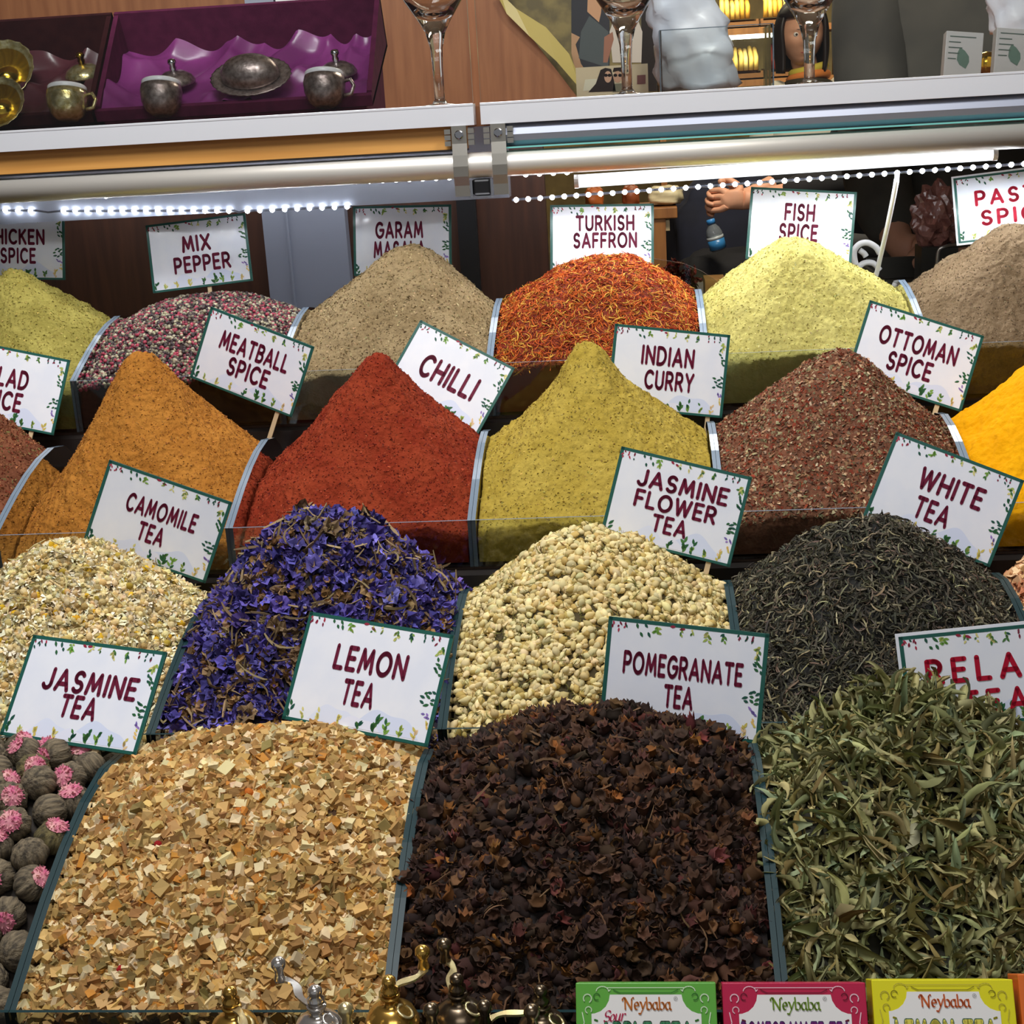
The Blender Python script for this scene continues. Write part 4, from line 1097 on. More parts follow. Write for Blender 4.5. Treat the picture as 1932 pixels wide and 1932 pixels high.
M_VELVET = mat('purple_velvet', (96, 34, 66), .95, rgb2=(84, 28, 58), scale=60, spec=.1)
M_SATIN = mat('purple_satin', (146, 62, 132), .3, rgb2=(118, 46, 106), scale=12, spec=.6)
M_VELVET2 = mat('maroon_velvet', (62, 26, 28), .95, rgb2=(52, 20, 24), scale=60, spec=.1)
M_SATIN2 = mat('maroon_satin', (86, 42, 50), .35, rgb2=(70, 32, 40), scale=12, spec=.6)
M_SILVER = mat('engraved_silver', (186, 170, 164), .34, .85, rgb2=(128, 112, 108), scale=160, bump=.25, bscale=200)
M_GOLD = mat('engraved_gold', (236, 226, 180), .22, .8, rgb2=(190, 170, 100), scale=160, bump=.3, bscale=200)
M_GOLDIN = mat('polished_gold', (232, 190, 70), .15, 1.0)
M_PORC = mat('white_porcelain', (240, 240, 245), .2)
TILT = math.radians(27)
def box_frame(x0, y0, z0):
    return Matrix.Translation((x0, y0, z0)) @ Matrix.Rotation(TILT, 4, 'X')
def gift_box(name, label, x0, x1, y0, mv, ms, seed, D=.185, Hb=.078):
    """padded box leaning back, low at the front, high walls behind"""
    M = box_frame(x0, y0, .0045); Wd = x1-x0; w = .007
    t = thing(name, label, 'gift box', (x0+Wd/2, y0, 0), 'velvet gift boxes on the shelf')
    mb = MB(); mb.box((0, 0, 0), (Wd, D, .006), 0, M); obj('base', mb, mv, t)
    mb = MB(); mb.box((0, -.001, 0), (Wd, w, .017), 0, M); obj('front_wall', mb, mv, t, bevel=.001)
    mb = MB(); mb.box((0, D-w, .006), (Wd, D, Hb), 0, M); obj('back_wall', mb, mv, t)
    for xa in (0, Wd-w):
        mb = MB(); mb.prism([(w, 0), (D, 0), (D, Hb), (w, .02)], 0, xa, xa+w, 0, None, M); obj('side_wall', mb, mv, t)
    # wedge that holds the lean
    mb = MB(); mb.prism([(0, -.001), (D*math.cos(TILT), D*math.sin(TILT)-.001), (D*math.cos(TILT), -.0085), (.01, -.0085)], 0, .01, Wd-.01, 0, None, Matrix.Translation((x0, y0, .0045))); obj('prop_wedge', mb, mv, t)
    r = np.random.default_rng(seed)
    ph = r.uniform(0, 6, 12)
    def fn(u, v):
        x = w+.001+u*(Wd-2*w-.002); y = w+.001+v*(D-2*w-.002)
        z = .024-.013*abs(math.sin(24*x+30*y*math.sin(13*x+ph[0])+ph[1]))-.009*abs(math.sin(34*y-26*x+2.5*math.sin(23*x+ph[2])+ph[3]))+.003*math.sin(60*x+45*y+3*math.sin(33*y+ph[5])+ph[4])
        e = max(0, 1-min(u, 1-u)*12, 1-(1-v)*9)
        z += .012*e*(1+.4*math.sin(70*x+ph[5])*math.cos(50*y))
        return M @ Vector((x, y, max(z, .0065)))
    mb = MB(); mb.grid(fn, 90, 46); obj('satin_lining', mb, ms, t, smooth=True)
    return t, M
pb, PM = gift_box('gift_box', 'purple velvet box with silver coffee set on crumpled satin', at(190, 205, 2.06)[0], at(708, 190, 2.06)[0], 2.04, M_VELVET, M_SATIN, 2)
db, DM = gift_box('gift_box', 'dark maroon velvet box with gold coffee set at the left end', at(190, 205, 2.06)[0]-.43, at(190, 205, 2.06)[0]-.004, 2.04, M_VELVET2, M_SATIN2, 3)
def loc_in(M, px, py, h):
    """point on the tilted lining seen through a pixel, h above the box floor"""
    n = (M.to_3x3() @ Vector((0, 0, 1))); p0 = M @ Vector((0, 0, h))
    d = Vector(at(px, py, 1.0)); s = p0.dot(n)/d.dot(n)
    return d*s
def cup(px, py, M, lean, mm, label, hdl):
    p = loc_in(M, px, py, .018)
    t = thing('coffee_cup', label, 'cup', p, None, (lean, 0, 0))
    t['group'] = 'metal coffee cups in the gift boxes'
    mb = MB(); mb.lathe([(.014, -.006), (.022, .0), (.0275, .012), (.029, .026), (.0275, .034), (.0262, .034), (.0275, .02), (.02, .004), (1e-6, .002)], 32); obj('cup_body', mb, mm, t, smooth=True, local=True)
    mb = MB(); mb.lathe([(.0262, .030), (.0268, .039), (.0258, .0405), (.0245, .039), (.024, .02), (.018, .008), (1e-6, .007)], 32); obj('porcelain_rim', mb, M_PORC, t, smooth=True, local=True)
    if hdl:
        mb = MB(); mb.tube([(.027, 0, .027), (.036, 0, .029), (.041, 0, .02), (.037, 0, .009), (.027, 0, .007)], .0028, 8); obj('handle', mb, mm, t, smooth=True, local=True)
    return t
def cup_lid(px, py, M, lean, mm, label):
    p = loc_in(M, px, py, .016)
    t = thing('cup_lid', label, 'lid', p, 'metal cup lids in the gift boxes', (lean, 0, 0))
    mb = MB(); mb.lathe([(.028, 0), (.0285, .002), (.024, .009), (.015, .0145), (.005, .016), (1e-6, .016)], 32); obj('lid_dome', mb, mm, t, smooth=True, local=True)
    mb = MB(); mb.lathe([(.006, .0150), (.0042, .018), (.0056, .022), (.0044, .025), (.0066, .029), (.005, .033), (1e-6, .0345)], 16); obj('finial', mb, M_CHROME if mm is M_SILVER else M_GOLDIN, t, smooth=True, local=True)
    return t
cup(305, 208, PM, -.30, M_SILVER, 'silver coffee cup at the left of the purple box', False)
cup(613, 192, PM, -.30, M_SILVER, 'silver coffee cup at the right of the purple box', True)
cup_lid(332, 156, PM, .3, M_SILVER, 'silver cup lid with finial behind the left cup in the purple box')
cup_lid(637, 139, PM, .3, M_SILVER, 'silver cup lid with finial behind the right cup in the purple box')
p = loc_in(PM, 474, 146, .034)
t = thing('covered_dish', 'oval silver dish with domed cover and scalloped rim in the purple box', 'dish', p, None, (.75, 0, 0))
mb = MB(); mb.lathe([(.02, -.006), (.042, -.003), (.053, .001), (.0545, .003), (.052, .0035), (.04, .002), (1e-6, .002)], 64, sx=1.06, sy=.72, wob=lambda w, i: 1+(.02*math.cos(28*w) if i in (2, 3, 4) else 0)); obj('scalloped_plate', mb, M_SILVER, t, smooth=True, local=True)
mb = MB(); mb.lathe([(.042, .003), (.0425, .007), (.040, .015), (.033, .024), (.02, .030), (1e-6, .032)], 48, sx=1.0, sy=.66); obj('dome_cover', mb, M_SILVER, t, smooth=True, local=True)
cup(128, 218, DM, -.30, M_GOLD, 'gold coffee cup with white rim in the maroon box', True)
cup_lid(160, 143, DM, .3, M_GOLD, 'gold cup lid behind the gold cup in the maroon box')
for (px, py, s, lab) in ((14, 150, 1.35, 'large gold bowl with beaded rim in the maroon box'), (4, 208, 1.1, 'smaller gold bowl below the large one in the maroon box')):
    p = loc_in(DM, px, py, .018)
    t = thing('gold_bowl', lab, 'bowl', p, 'gold bowls in the maroon box', (1.0, 0, 0)); t.scale = (s, s, s)
    mb = MB(); mb.lathe([(.014, 0), (.024, .004), (.032, .012), (.036, .018), (.0375, .0185), (.035, .016), (.03, .013)], 48, wob=lambda w, i: 1+(.02*math.cos(30*w) if i in (3, 4) else 0)); obj('bowl_body', mb, M_GOLD, t, smooth=True, local=True)
    mb = MB(); mb.lathe([(.03, .0132), (.027, .009), (.02, .006), (1e-6, .005)], 48); obj('inner_bowl', mb, M_GOLDIN, t, smooth=True, local=True)

# stemmed glasses
M_CRYSTAL = bpy.data.materials.new('crystal'); M_CRYSTAL.use_nodes = True
_b = M_CRYSTAL.node_tree.nodes['Principled BSDF']; _b.inputs['Transmission Weight'].default_value = 1.0; _b.inputs['Roughness'].default_value = .02; _b.inputs['IOR'].default_value = 1.5; _b.inputs['Base Color'].default_value = (.97, .98, .98, 1)
def goblet(px, ytop, Y, label):
    b = at(px, 190, Y); zt = float(at(px, ytop, Y)[2])
    t = thing('stemmed_glass', label, 'glass', (b[0], Y, -.004), 'tall stemmed glasses on the shelf')
    z = zt+.004
    prof = [(.034, .0), (.034, .003), (.012, .006), (.0075, .012), (.0075, z-.05), (.009, z-.025), (.0145, z-.004), (.021, z+.008), (.030, z+.022), (.042, z+.04), (.052, z+.065), (.055, z+.10), (.0535, z+.10), (.0505, z+.066), (.041, z+.044), (.026, z+.026), (.006, z+.016), (1e-6, z+.015)]
    mb = MB(); mb.lathe(prof, 40); obj('glass_body', mb, M_CRYSTAL, t, smooth=True, local=True)
    return t
goblet(830, 55, 2.13, 'tall stemmed glass in front of the brown board, leftmost glass')
goblet(1184, 48, 2.13, 'tall stemmed glass in front of the photo prints, middle glass')
goblet(1527, 40, 2.13, 'tall stemmed glass in front of the dark haired woman, right glass')

# photo prints and cards
M_STONEPRINT = mat('stone_print', (128, 112, 62), .5, rgb2=(92, 80, 44), scale=22, lo=.42, hi=.6)
def flat_poly(mb, px_pts, Y, col, d=0.0):
    v = [tuple(at(x, y, Y)-np.array((0, d, 0))) for x, y in px_pts]
    n = len(v)
    a2 = sum(v[i][0]*v[(i+1) % n][2]-v[(i+1) % n][0]*v[i][2] for i in range(n))
    if a2 < 0: v = v[::-1]
    mb.add(v, [tuple(range(n))], 0, lin(col))
def oval(cx, cy, rx, ry, n=16): return [(cx+rx*math.cos(2*PI*i/n), cy+ry*math.sin(2*PI*i/n)) for i in range(n)]
a, b = at(935, 100, 2.68), at(1238, 100, 2.68)
t = thing('photo_poster', 'poster photo of a person in a dark shirt by a stone wall', 'poster', ((a[0]+b[0])/2, 2.68, -.004))
mb = MB(); mb.box((a[0], 2.676, -.004), (b[0], 2.68, .34)); obj('backing', mb, M_STONEPRINT, t)
mb = MB(); Y = 2.675
flat_poly(mb, [(1210, 172), (1210, -120), (1240, -120), (1240, 172)], Y, (34, 26, 22))
flat_poly(mb, [(1078, 64), (1078, -10), (1090, -40), (1150, -40), (1150, 125), (1090, 130), (1086, 70)], Y, (52, 52, 56))
flat_poly(mb, [(1078, 62), (1094, 70), (1086, 84), (1096, 120), (1104, 132), (1086, 136), (1078, 100)], Y, (176, 138, 104), .0002)
flat_poly(mb, [(1110, -40), (1138, -40), (1134, 24), (1130, 42), (1108, 22)], Y, (190, 146, 110), .0003)
flat_poly(mb, [(1092, 110), (1096, 60), (1112, 30), (1132, 46), (1148, 60), (1148, 128)], Y, (78, 84, 84), .00025)
flat_poly(mb, [(1150, 60), (1160, 30), (1200, 28), (1212, 60), (1210, 118), (1156, 118)], Y, (196, 186, 172), .0002)
flat_poly(mb, [(1140, 70), (1156, 60), (1158, 74), (1146, 118), (1138, 118)], Y, (150, 104, 84), .0003)
flat_poly(mb, oval(1178, 0, 20, 30), Y, (164, 122, 92), .0002)
obj('photo_print', mb, M_PRINT, t)
Y = 2.40
a, b = at(1086, 128, Y), at(1222, 120, Y)
t = thing('photo_card', 'small photo card of two people in sunglasses standing on the shelf', 'photo card', ((a[0]+b[0])/2, Y, -.004))
mb = MB(); mb.box((a[0], Y, -.004), (b[0], Y+.003, float(a[2]))); obj('card_stock', mb, mat('cream_print', (196, 180, 148), .4), t)
mb = MB(); Y -= .0004
flat_poly(mb, [(1100, 172), (1104, 150), (1134, 148), (1134, 168)], Y, (206, 200, 176))
flat_poly(mb, [(1110, 174), (1124, 158), (1133, 132), (1142, 128), (1153, 130), (1158, 150), (1162, 172)], Y, (44, 34, 32), .0002)
flat_poly(mb, oval(1147, 145, 7, 11), Y, (196, 156, 130), .0004); flat_poly(mb, oval(1165, 145, 8, 11), Y, (186, 146, 120), .0003)
flat_poly(mb, [(1156, 136), (1158, 128), (1172, 127), (1175, 137), (1166, 133)], Y, (40, 30, 28), .0005)
for cx in (1143, 1150, 1161, 1170): flat_poly(mb, oval(cx, 142, 3.6, 3), Y, (24, 16, 18), .0007)
flat_poly(mb, [(1156, 174), (1158, 158), (1176, 157), (1182, 172)], Y, (110, 108, 90), .0002)
flat_poly(mb, [(1202, 142), (1218, 141), (1218, 158), (1202, 159)], Y, (120, 78, 74), .0002)
obj('photo_print', mb, M_PRINT, t)

# white bag in a clear holder
M_BAG = mat('white_bag', (226, 228, 236), .3, rgb2=(206, 212, 226), scale=14, bump=.25, bscale=24)
def bag(name, label, px_path, Y, radii, seed, flat=.5, m=None):
    P = [Vector(at(x, y, Y)) for x, y in px_path]
    r = np.random.default_rng(seed); ph = r.uniform(0, 6, 8)
    mb = MB(); sg, n = 28, len(P); v = []; NN = 26
    for i in range(NN+1):
        tt = i/NN*(n-1); k = min(int(tt), n-2); f = tt-k
        c = P[k].lerp(P[k+1], f); rad = radii[k]*(1-f)+radii[k+1]*f
        for q in range(sg):
            w = 2*PI*q/sg
            k2 = 1+.10*math.sin(3*w+ph[0]+i*.25)+.07*math.sin(7*w+ph[1]-i*.5)+.05*math.sin(11*w+i*.8+ph[2])+.05*math.sin(i*1.1+ph[3]+2*w)
            v.append(c+Vector((math.cos(w)*rad*k2, math.sin(w)*rad*k2*flat, .004*math.sin(5*w+i))))
    f = [(i*sg+q, i*sg+(q+1) % sg, (i+1)*sg+(q+1) % sg, (i+1)*sg+q) for i in range(NN) for q in range(sg)]
    f.append(tuple(range(sg))[::-1]); f.append(tuple(NN*sg+q for q in range(sg)))
    mb.add(v, f)
    o = obj(name, mb, m or M_BAG, smooth=True, origin=tuple(P[-1])); tag(o, label, 'bag'); return o
bag('plastic_bag', 'crumpled white plastic bag standing in the clear holder', [(1255, -70), (1280, 0), (1310, 80), (1325, 165)], 2.34, [.045, .052, .056, .062], 4, .5)
a, b = at(1243, 60, 2.30), at(1455, 55, 2.30)
t = thing('clear_holder', 'clear acrylic holder around the white plastic bag', 'holder', ((a[0]+b[0])/2, 2.34, -.004))
zt = float(a[2])
for (lo, hi) in (((a[0], 2.27, -.004), (b[0], 2.273, zt)), ((a[0], 2.407, -.004), (b[0], 2.41, zt)), ((a[0], 2.273, -.004), (a[0]+.003, 2.407, zt)), ((b[0]-.003, 2.273, -.004), (b[0], 2.407, zt))):
    mb = MB(); mb.box(lo, hi); obj('side_panel', mb, M_GLASSPANE, t)
mb = MB()
for x in (a[0], b[0]): mb.box((x-.001, 2.2685, -.004), (x+.001, 2.27, zt))
mb.box((a[0], 2.2685, zt), (b[0], 2.2735, zt+.0012)); obj('bright_edge', mb, M_EDGE, t)
bag('plastic_bag', 'white plastic bag hanging beside the person in the dark grey jacket', [(1890, -90), (1915, -10), (1925, 60), (1925, 88)], 2.5, [.03, .042, .046, .03], 6, .5)

# small card boxes
def card_box(px, py0, py1, wpx, Y, label, seed):
    a = at(px, py1, Y); wd = wpx*Y/2700; h = .062
    t = thing('card_holder', label, 'card holder', (a[0], Y, -.004), 'small card holders on the shelf', (-.25, .12, .05))
    mb = MB(); mb.box((-wd/2, 0, .0), (wd/2, .016, h)); obj('card_stack', mb, M_WHITEPL, t, local=True, bevel=.001)
    mb = MB()
    put = lambda x, y: Vector((x, -.0004, y))
    g = lin((108, 128, 122))
    text_mb(mb, [leaf_poly(.004, .012, 1.9, .03, .017)], put, 0, lin((128, 158, 146)))
    for k, (x0, x1) in enumerate(((-.4, .3), (-.42, -.1), (-.42, -.05), (-.42, -.12), (-.42, -.2))):
        y = h-.008-k*.0075
        text_mb(mb, [[(x0*wd, y), (x1*wd, y), (x1*wd, y+.0014), (x0*wd, y+.0014)]], put, 0, g)
    obj('leaf_print', mb, M_PRINT, t, local=True)
card_box(1815, 88, 140, 66, 2.08, 'stack of white leaf printed cards left of its twin on the shelf', 1)
card_box(1912, 82, 135, 70, 2.08, 'stack of white leaf printed cards at the right end of the shelf', 2)
a = at(1862, 130, 2.14); mb = MB(); mb.ball((a[0], 2.14, .012), .017, 20, 12, sc=(1.1, .8, 1)); o = obj('brass_knob', mb, M_GOLDIN, smooth=True, origin=(a[0], 2.14, -.004)); tag(o, 'small shiny brass ball between the two card stacks', 'ornament')
# ------------------------------------------------------------------ work counter behind the stand, right half
zc = float(at(1720, 560, 2.45)[2])
mb = MB(); mb.box((-.02, 2.2, zc-.04), (1.3, 2.78, zc)); mb.box((0, 2.24, -1.5), (1.28, 2.74, zc-.04)); o = obj('work_counter', mb, M_STAND, origin=(.6, 2.5, -1.5)); tag(o, 'dark work counter behind the right half of the stand', 'counter')
M_DARKTRAY = mat('dark_metal_tray', (70, 68, 62), .35, .7)
a = at(1655, 500, 2.50); b = at(1880, 500, 2.50)
t = thing('metal_tray', 'dark metal tray with a wire handle on the counter below the hand', 'tray', ((a[0]+b[0])/2, 2.5, zc))
zt = float(at(1720, 487, 2.62)[2])
mb = MB()
x0, x1, y0, y1 = a[0]+.005, b[0], 2.40, 2.64
mb.box((x0, y0, zc+.003), (x1, y1, zc+.008))
mb.prism([(y0, zc+.008), (y0+.004, zc+.008), (y0-.006, zt-.012), (y0-.012, zt-.012)], 0, x0, x1)
mb.prism([(y1, zc+.008), (y1+.004, zc+.008), (y1+.012, zt), (y1+.006, zt)], 0, x0, x1)
for x, s in ((x0, -1), (x1, 1)): mb.prism([(x, zc+.008), (x+s*.004, zc+.008), (x+s*.014, zt-.006), (x+s*.008, zt-.006)], 1, y0, y1)
obj('tray_body', mb, M_DARKTRAY, t)
h = [at(1768, 522, 2.42), at(1770, 478, 2.42), at(1782, 466, 2.42), at(1810, 463, 2.44), at(1840, 468, 2.46), at(1845, 520, 2.46)]
mb = MB(); mb.tube(smooth_path(h), .0034, 8); obj('wire_handle', mb, M_STEEL, t, smooth=True)
mb = MB(); c = at(1768, 412, 2.5)
r_ = np.random.default_rng(5)
v, f = t_ico(r_, 3)
v = [Vector(p) for p in v]
vv = []
for p in v:
    n = p.normalized(); k = 1+.12*math.sin(9*n.x+5*n.z+3*math.sin(7*n.y))+.1*math.sin(14*n.z+9*n.x)+r_.normal(0, .03)
    vv.append(Vector((c[0], 2.5, float(at(1768, 410, 2.5)[2])))+Vector((n.x*.040*k, n.y*.03*k, n.z*.054*k)))
mb.add(vv, f)
o = obj('wrapped_bundle', mb, mat('cellophane_bundle', (150, 100, 88), .16, rgb2=(112, 70, 62), scale=60, spec=.9, bump=.4, bscale=90), origin=(c[0], 2.5, zc+.008)); tag(o, 'crinkled pinkish brown bundle wrapped in shiny cellophane', 'bundle')
mb = MB(); mb.box((c[0]-.03, 2.47, zc+.008), (c[0]+.03, 2.53, float(at(1768, 462, 2.5)[2]))); o = obj('storage_block', mb, M_DARKTRAY, origin=(c[0], 2.5, zc+.008)); tag(o, 'dark block in the tray below the cellophane bundle', 'block')

# hooks, back bin
mb = MB()
q = [at(x, y, 2.16) for x, y in ((1640, 535), (1618, 508), (1611, 478), (1620, 462), (1636, 458), (1652, 466), (1660, 478))]
mb.tube(smooth_path(q), .0046, 10)
q = [at(x, y, 2.166) for x, y in ((1619, 504), (1632, 496), (1648, 497), (1660, 510))]
mb.tube(smooth_path(q), .0044, 10)
q = [at(x, y, 2.163) for x, y in ((1622, 472), (1630, 478), (1634, 484))]
mb.tube(smooth_path(q), .0044, 10)
q = [at(x, y, 2.16) for x, y in ((1640, 535), (1650, 570), (1652, 620))]
mb.tube(smooth_path(q), .0046, 10)
o = obj('plastic_hook', mb, M_WHITEPL, smooth=True, origin=tuple(at(1652, 620, 2.16))); tag(o, 'white curled plastic hook beside the FISH SPICE card', 'hook')
a, b = at(1240, 540, 2.27), at(1362, 540, 2.27)
t = thing('spare_bin', 'clear curved bin with dark red dried peppers behind the saffron heap', 'bin', ((a[0]+b[0])/2, 2.27, zc))
mb = MB()
arcp = [at(x, y, 2.255) for x, y in ((1180, 484), (1240, 489), (1290, 497), (1325, 512), (1352, 530))]
top = [(p[0], p[2]) for p in arcp]
pts = [(arcp[0][0], zc+.002)]+top+[(arcp[-1][0], zc+.002)]
mb.prism(pts, 1, 2.255, 2.259, 0, 1); obj('curved_panel', mb, [M_ACR, M_EDGE], t)
mb = MB(); mb.box((arcp[0][0], 2.259, zc+.001), (arcp[-1][0], 2.40, zc+.004)); obj('base', mb, M_ACR, t)
mb = MB(); a, b = at(1330, 528, 2.30), at(1364, 545, 2.30)
mb.box((a[0], 2.30, zc+.001), (b[0]+.004, 2.36, float(a[2]))); o = obj('wooden_block', mb, M_RECESS, origin=(a[0], 2.33, zc)); tag(o, 'light wooden block behind the saffron heap', 'block')
r_ = np.random.default_rng(8); vs, fs = [], []
mb = MB()
for q in range(46):
    x = r_.uniform(1242, 1322); c = at(x, 545, 2.30); hgt = float(at(1285, 505, 2.30)[2])-zc
    u = (x-1282)/44; z = zc+.01+max(0, hgt*(1-u*u))*r_.uniform(.55, 1.0)
    L = t_leaf(r_, .9); s = r_.uniform(.03, .045); R = Euler(r_.uniform(-1, 1, 3)+np.array((0, 0, r_.uniform(0, 6))))
    mb.add([R.to_matrix() @ (Vector(p)*s)+Vector((c[0], 2.30+r_.uniform(-.02, .03), z)) for p in L[0]], L[1])
o = obj('dried_pepper_heap', mb, mat('dried_pepper', (128, 34, 28), .4, rgb2=(92, 20, 20), scale=50), smooth=True, origin=tuple(at(1282, 545, 2.3))); tag(o, 'dark red dried peppers in the curved bin behind the saffron', 'dried peppers', kind='stuff')

# ------------------------------------------------------------------ further back
M_OAK = mat('oak', (150, 100, 52), .55, rgb2=(126, 80, 40), scale=4, stretch=(10, 10, 1))
Y = 4.7
def zat(px, py, Y): return float(at(px, py, Y)[2])
def xat(px, py, Y): return float(at(px, py, Y)[0])
x0, x1 = xat(1150, 440, Y), xat(1279, 440, Y)
t = thing('wooden_side_table', 'wooden side table behind the TURKISH SAFFRON card', 'table', ((x0+x1)/2, Y+.1, -1.5))
ztop = zat(1250, 392, Y)
mb = MB(); mb.box((x0, Y, ztop-.035), (x1, Y+.28, ztop)); obj('tabletop', mb, M_OAK, t, bevel=.003)
mb = MB(); mb.box((x0+.02, Y+.02, ztop-.075), (x1-.025, Y+.26, ztop-.035)); obj('apron', mb, mat('pale_apron', (176, 160, 124), .6), t)
for (xx, yy) in ((x1-.06, Y+.03), (x0+.03, Y+.03), (x1-.06, Y+.23), (x0+.03, Y+.23)):
    mb = MB(); mb.box((xx-.022, yy-.022, -1.5), (xx+.022, yy+.022, ztop-.035)); obj('leg', mb, M_OAK, t)
mb = MB(); c = (xat(1257, 375, Y), Y+.12, ztop)
def cushion(cx, cy, cz, sx, sy, sz, seed):
    r = random.Random(seed); m = MB()
    def fn(u, v):
        a = 2*PI*u; b = -PI/2+PI*v
        e = lambda q: math.copysign(abs(q)**.55, q)
        k = 1+.05*math.sin(5*a+seed)+.04*math.sin(9*b+seed*2+3*a)
        return (cx+sx*e(math.cos(b))*e(math.cos(a))*k, cy+sy*e(math.cos(b))*e(math.sin(a))*k, cz+sz*e(math.sin(b))*k)
    m.grid(fn, 36, 18); return m
m = cushion(c[0], c[1], ztop+.031, .056, .08, .029, 2); o = obj('plastic_packet', m, mat('cream_packet', (214, 202, 164), .35), smooth=True, origin=c); tag(o, 'cream plastic packet lying on the wooden side table', 'packet')
m = cushion(xat(1190, 370, Y), c[1], ztop+.035, .028, .06, .033, 3); o = obj('spice_packet', m, mat('brown_packet', (140, 72, 40), .4), smooth=True, origin=(xat(1190, 370, Y), c[1], ztop)); tag(o, 'rust brown packet left of the cream packet on the side table', 'packet')
m = cushion(xat(1120, 370, Y), c[1], ztop+.035, .03, .06, .033, 4); o = obj('spice_packet', m, mat('orange_packet', (170, 90, 40), .4), smooth=True, origin=(xat(1120, 370, Y), c[1], ztop)); tag(o, 'orange packet at the left on the side table behind the lamps', 'packet')

M_NAVY = mat('navy_cloth', (30, 34, 52), .9, rgb2=(24, 27, 42), scale=9, bump=.3, bscale=14)
M_BLACKCLOTH = mat('black_cloth', (26, 25, 28), .9, rgb2=(20, 20, 22), scale=9, bump=.3, bscale=14)
M_GREYCLOTH = mat('dark_grey_jacket', (92, 88, 78), .9, rgb2=(70, 68, 62), scale=7, bump=.5, bscale=10)
M_SKIN = mat('skin', (212, 158, 128), .55, rgb2=(202, 146, 116), scale=20)
M_HAIR = mat('dark_hair', (36, 26, 24), .5, rgb2=(26, 18, 17), scale=40, stretch=(8, 8, 1))

def skin_obj(name, nodes, edges, m, parent, sub=2, root=0):
    """nodes: (point, radius); a tapering body grown around the connected edges"""
    me = bpy.data.meshes.new(name)
    base = Vector(parent.location) if parent is not None else Vector((0, 0, 0))
    me.from_pydata([tuple(Vector(p)-base) for p, r in nodes], edges, [])
    o = bpy.data.objects.new(name, me); COL.objects.link(o)
    if parent is not None: o.parent = parent
    sk = o.modifiers.new('skin', 'SKIN')
    for i, (p, r) in enumerate(nodes):
        d = me.skin_vertices[0].data[i]
        d.radius = (r, r) if not hasattr(r, '__len__') else r
        d.use_root = (i == root)
    sk.use_smooth_shade = True
    s = o.modifiers.new('sub', 'SUBSURF'); s.levels = sub; s.render_levels = sub
    me.materials.append(m)
    return o

def head_into(mb, c, s, yaw, pitch=0.0):
    """head with brow, nose, lips, chin and ears; faces -y before the turn; s = head height"""
    R = Matrix.Translation(c) @ Matrix.Rotation(yaw, 4, 'Z') @ Matrix.Rotation(pitch, 4, 'X')
    nu, nv = 48, 40
    def bump(x, z, cx, cz, wx, wz): return math.exp(-((x-cx)/wx)**2-((z-cz)/wz)**2)
    def fn(u, v):
        a = 2*PI*u; b = -PI/2+PI*v
        x = math.cos(b)*math.sin(a); y = -math.cos(b)*math.cos(a); z = math.sin(b)
        X, Y, Z = x*.36, y*.43, z*.5
        if Z < 0:
            X *= 1-.32*(-Z/.5)**1.6; Y *= 1-.12*(-Z/.5)
            if Y > 0: Y *= 1-.35*(-Z/.5)
        if Y < -.05:
            fx = X; f = 0
            f += .105*bump(fx, Z, 0, -.10, .05, .06)+.05*bump(fx, Z, 0, .0, .035, .10)     # nose
            f += .028*bump(fx, Z, 0, -.245, .09, .022)+.026*bump(fx, Z, 0, -.29, .08, .022)-.016*bump(fx, Z, 0, -.268, .09, .008)  # lips
            f += .045*bump(fx, Z, 0, -.41, .09, .06)                                        # chin
            f += .03*bump(abs(fx), Z, .15, .10, .10, .035)                                  # brows
            f -= .045*bump(abs(fx), Z, .145, .02, .075, .05)                                # eye sockets
            f += .03*bump(abs(fx), Z, .2, -.12, .09, .09)                                   # cheeks
            Y -= f
        return R @ Vector((X*s, Y*s, Z*s))
    mb.grid(fn, nu, nv)
    for sg in (-1, 1):
        T = R @ Matrix.Translation((sg*.36*s, .03*s, -.02*s)) @ Matrix.Rotation(sg*.35, 4, 'Z')
        mb.ball((0, 0, 0), .1*s, 12, 8, 0, None, None)
        n = 13*0
        # ear: flattened ball
        k = len(mb.v)-9*12
        for i in range(k, len(mb.v)):
            p = Vector(mb.v[i]); mb.v[i] = tuple(T @ Vector((p.x*.28, p.y*.7, p.z*1.05)))
    return R

def eyes_lips(parent, R, s):
    mb = MB(); md = MB(); ml = MB()
    for sg in (-1, 1):
        mb.ball(R @ Vector((sg*.145*s, -.345*s, .02*s)), .045*s, 14, 10)
        md.ball(R @ Vector((sg*.145*s, -.378*s, .02*s)), .021*s, 12, 8)
    obj('eyes', mb, mat('eye_white', (220, 214, 206), .3), parent, smooth=True)
    obj('irises', md, mat('iris', (40, 26, 20), .2), parent, smooth=True)
    mb = MB()
    for sg in (-1, 1):
        pts = [R @ Vector((sg*(.075+.03*i)*s, (-.412+.004*i*i)*s, (.085+.014*math.sin(PI*i/4))*s)) for i in range(5)]
        mb.tube(pts, [.006*s, .01*s, .01*s, .008*s, .004*s], 6)
    obj('eyebrows', mb, M_HAIR, parent, smooth=True)
    pts = [R @ Vector((x*s, (-.435-.03*math.cos(x*14)+.0)*s, (-.268+.02*abs(x)*2)*s)) for x in (-.085, -.05, -.02, 0, .02, .05, .085)]
    ml.tube(pts, [.004*s, .013*s, .016*s, .015*s, .016*s, .013*s, .004*s], 8)
    obj('lips', ml, mat('lip', (160, 74, 72), .4), parent, smooth=True)

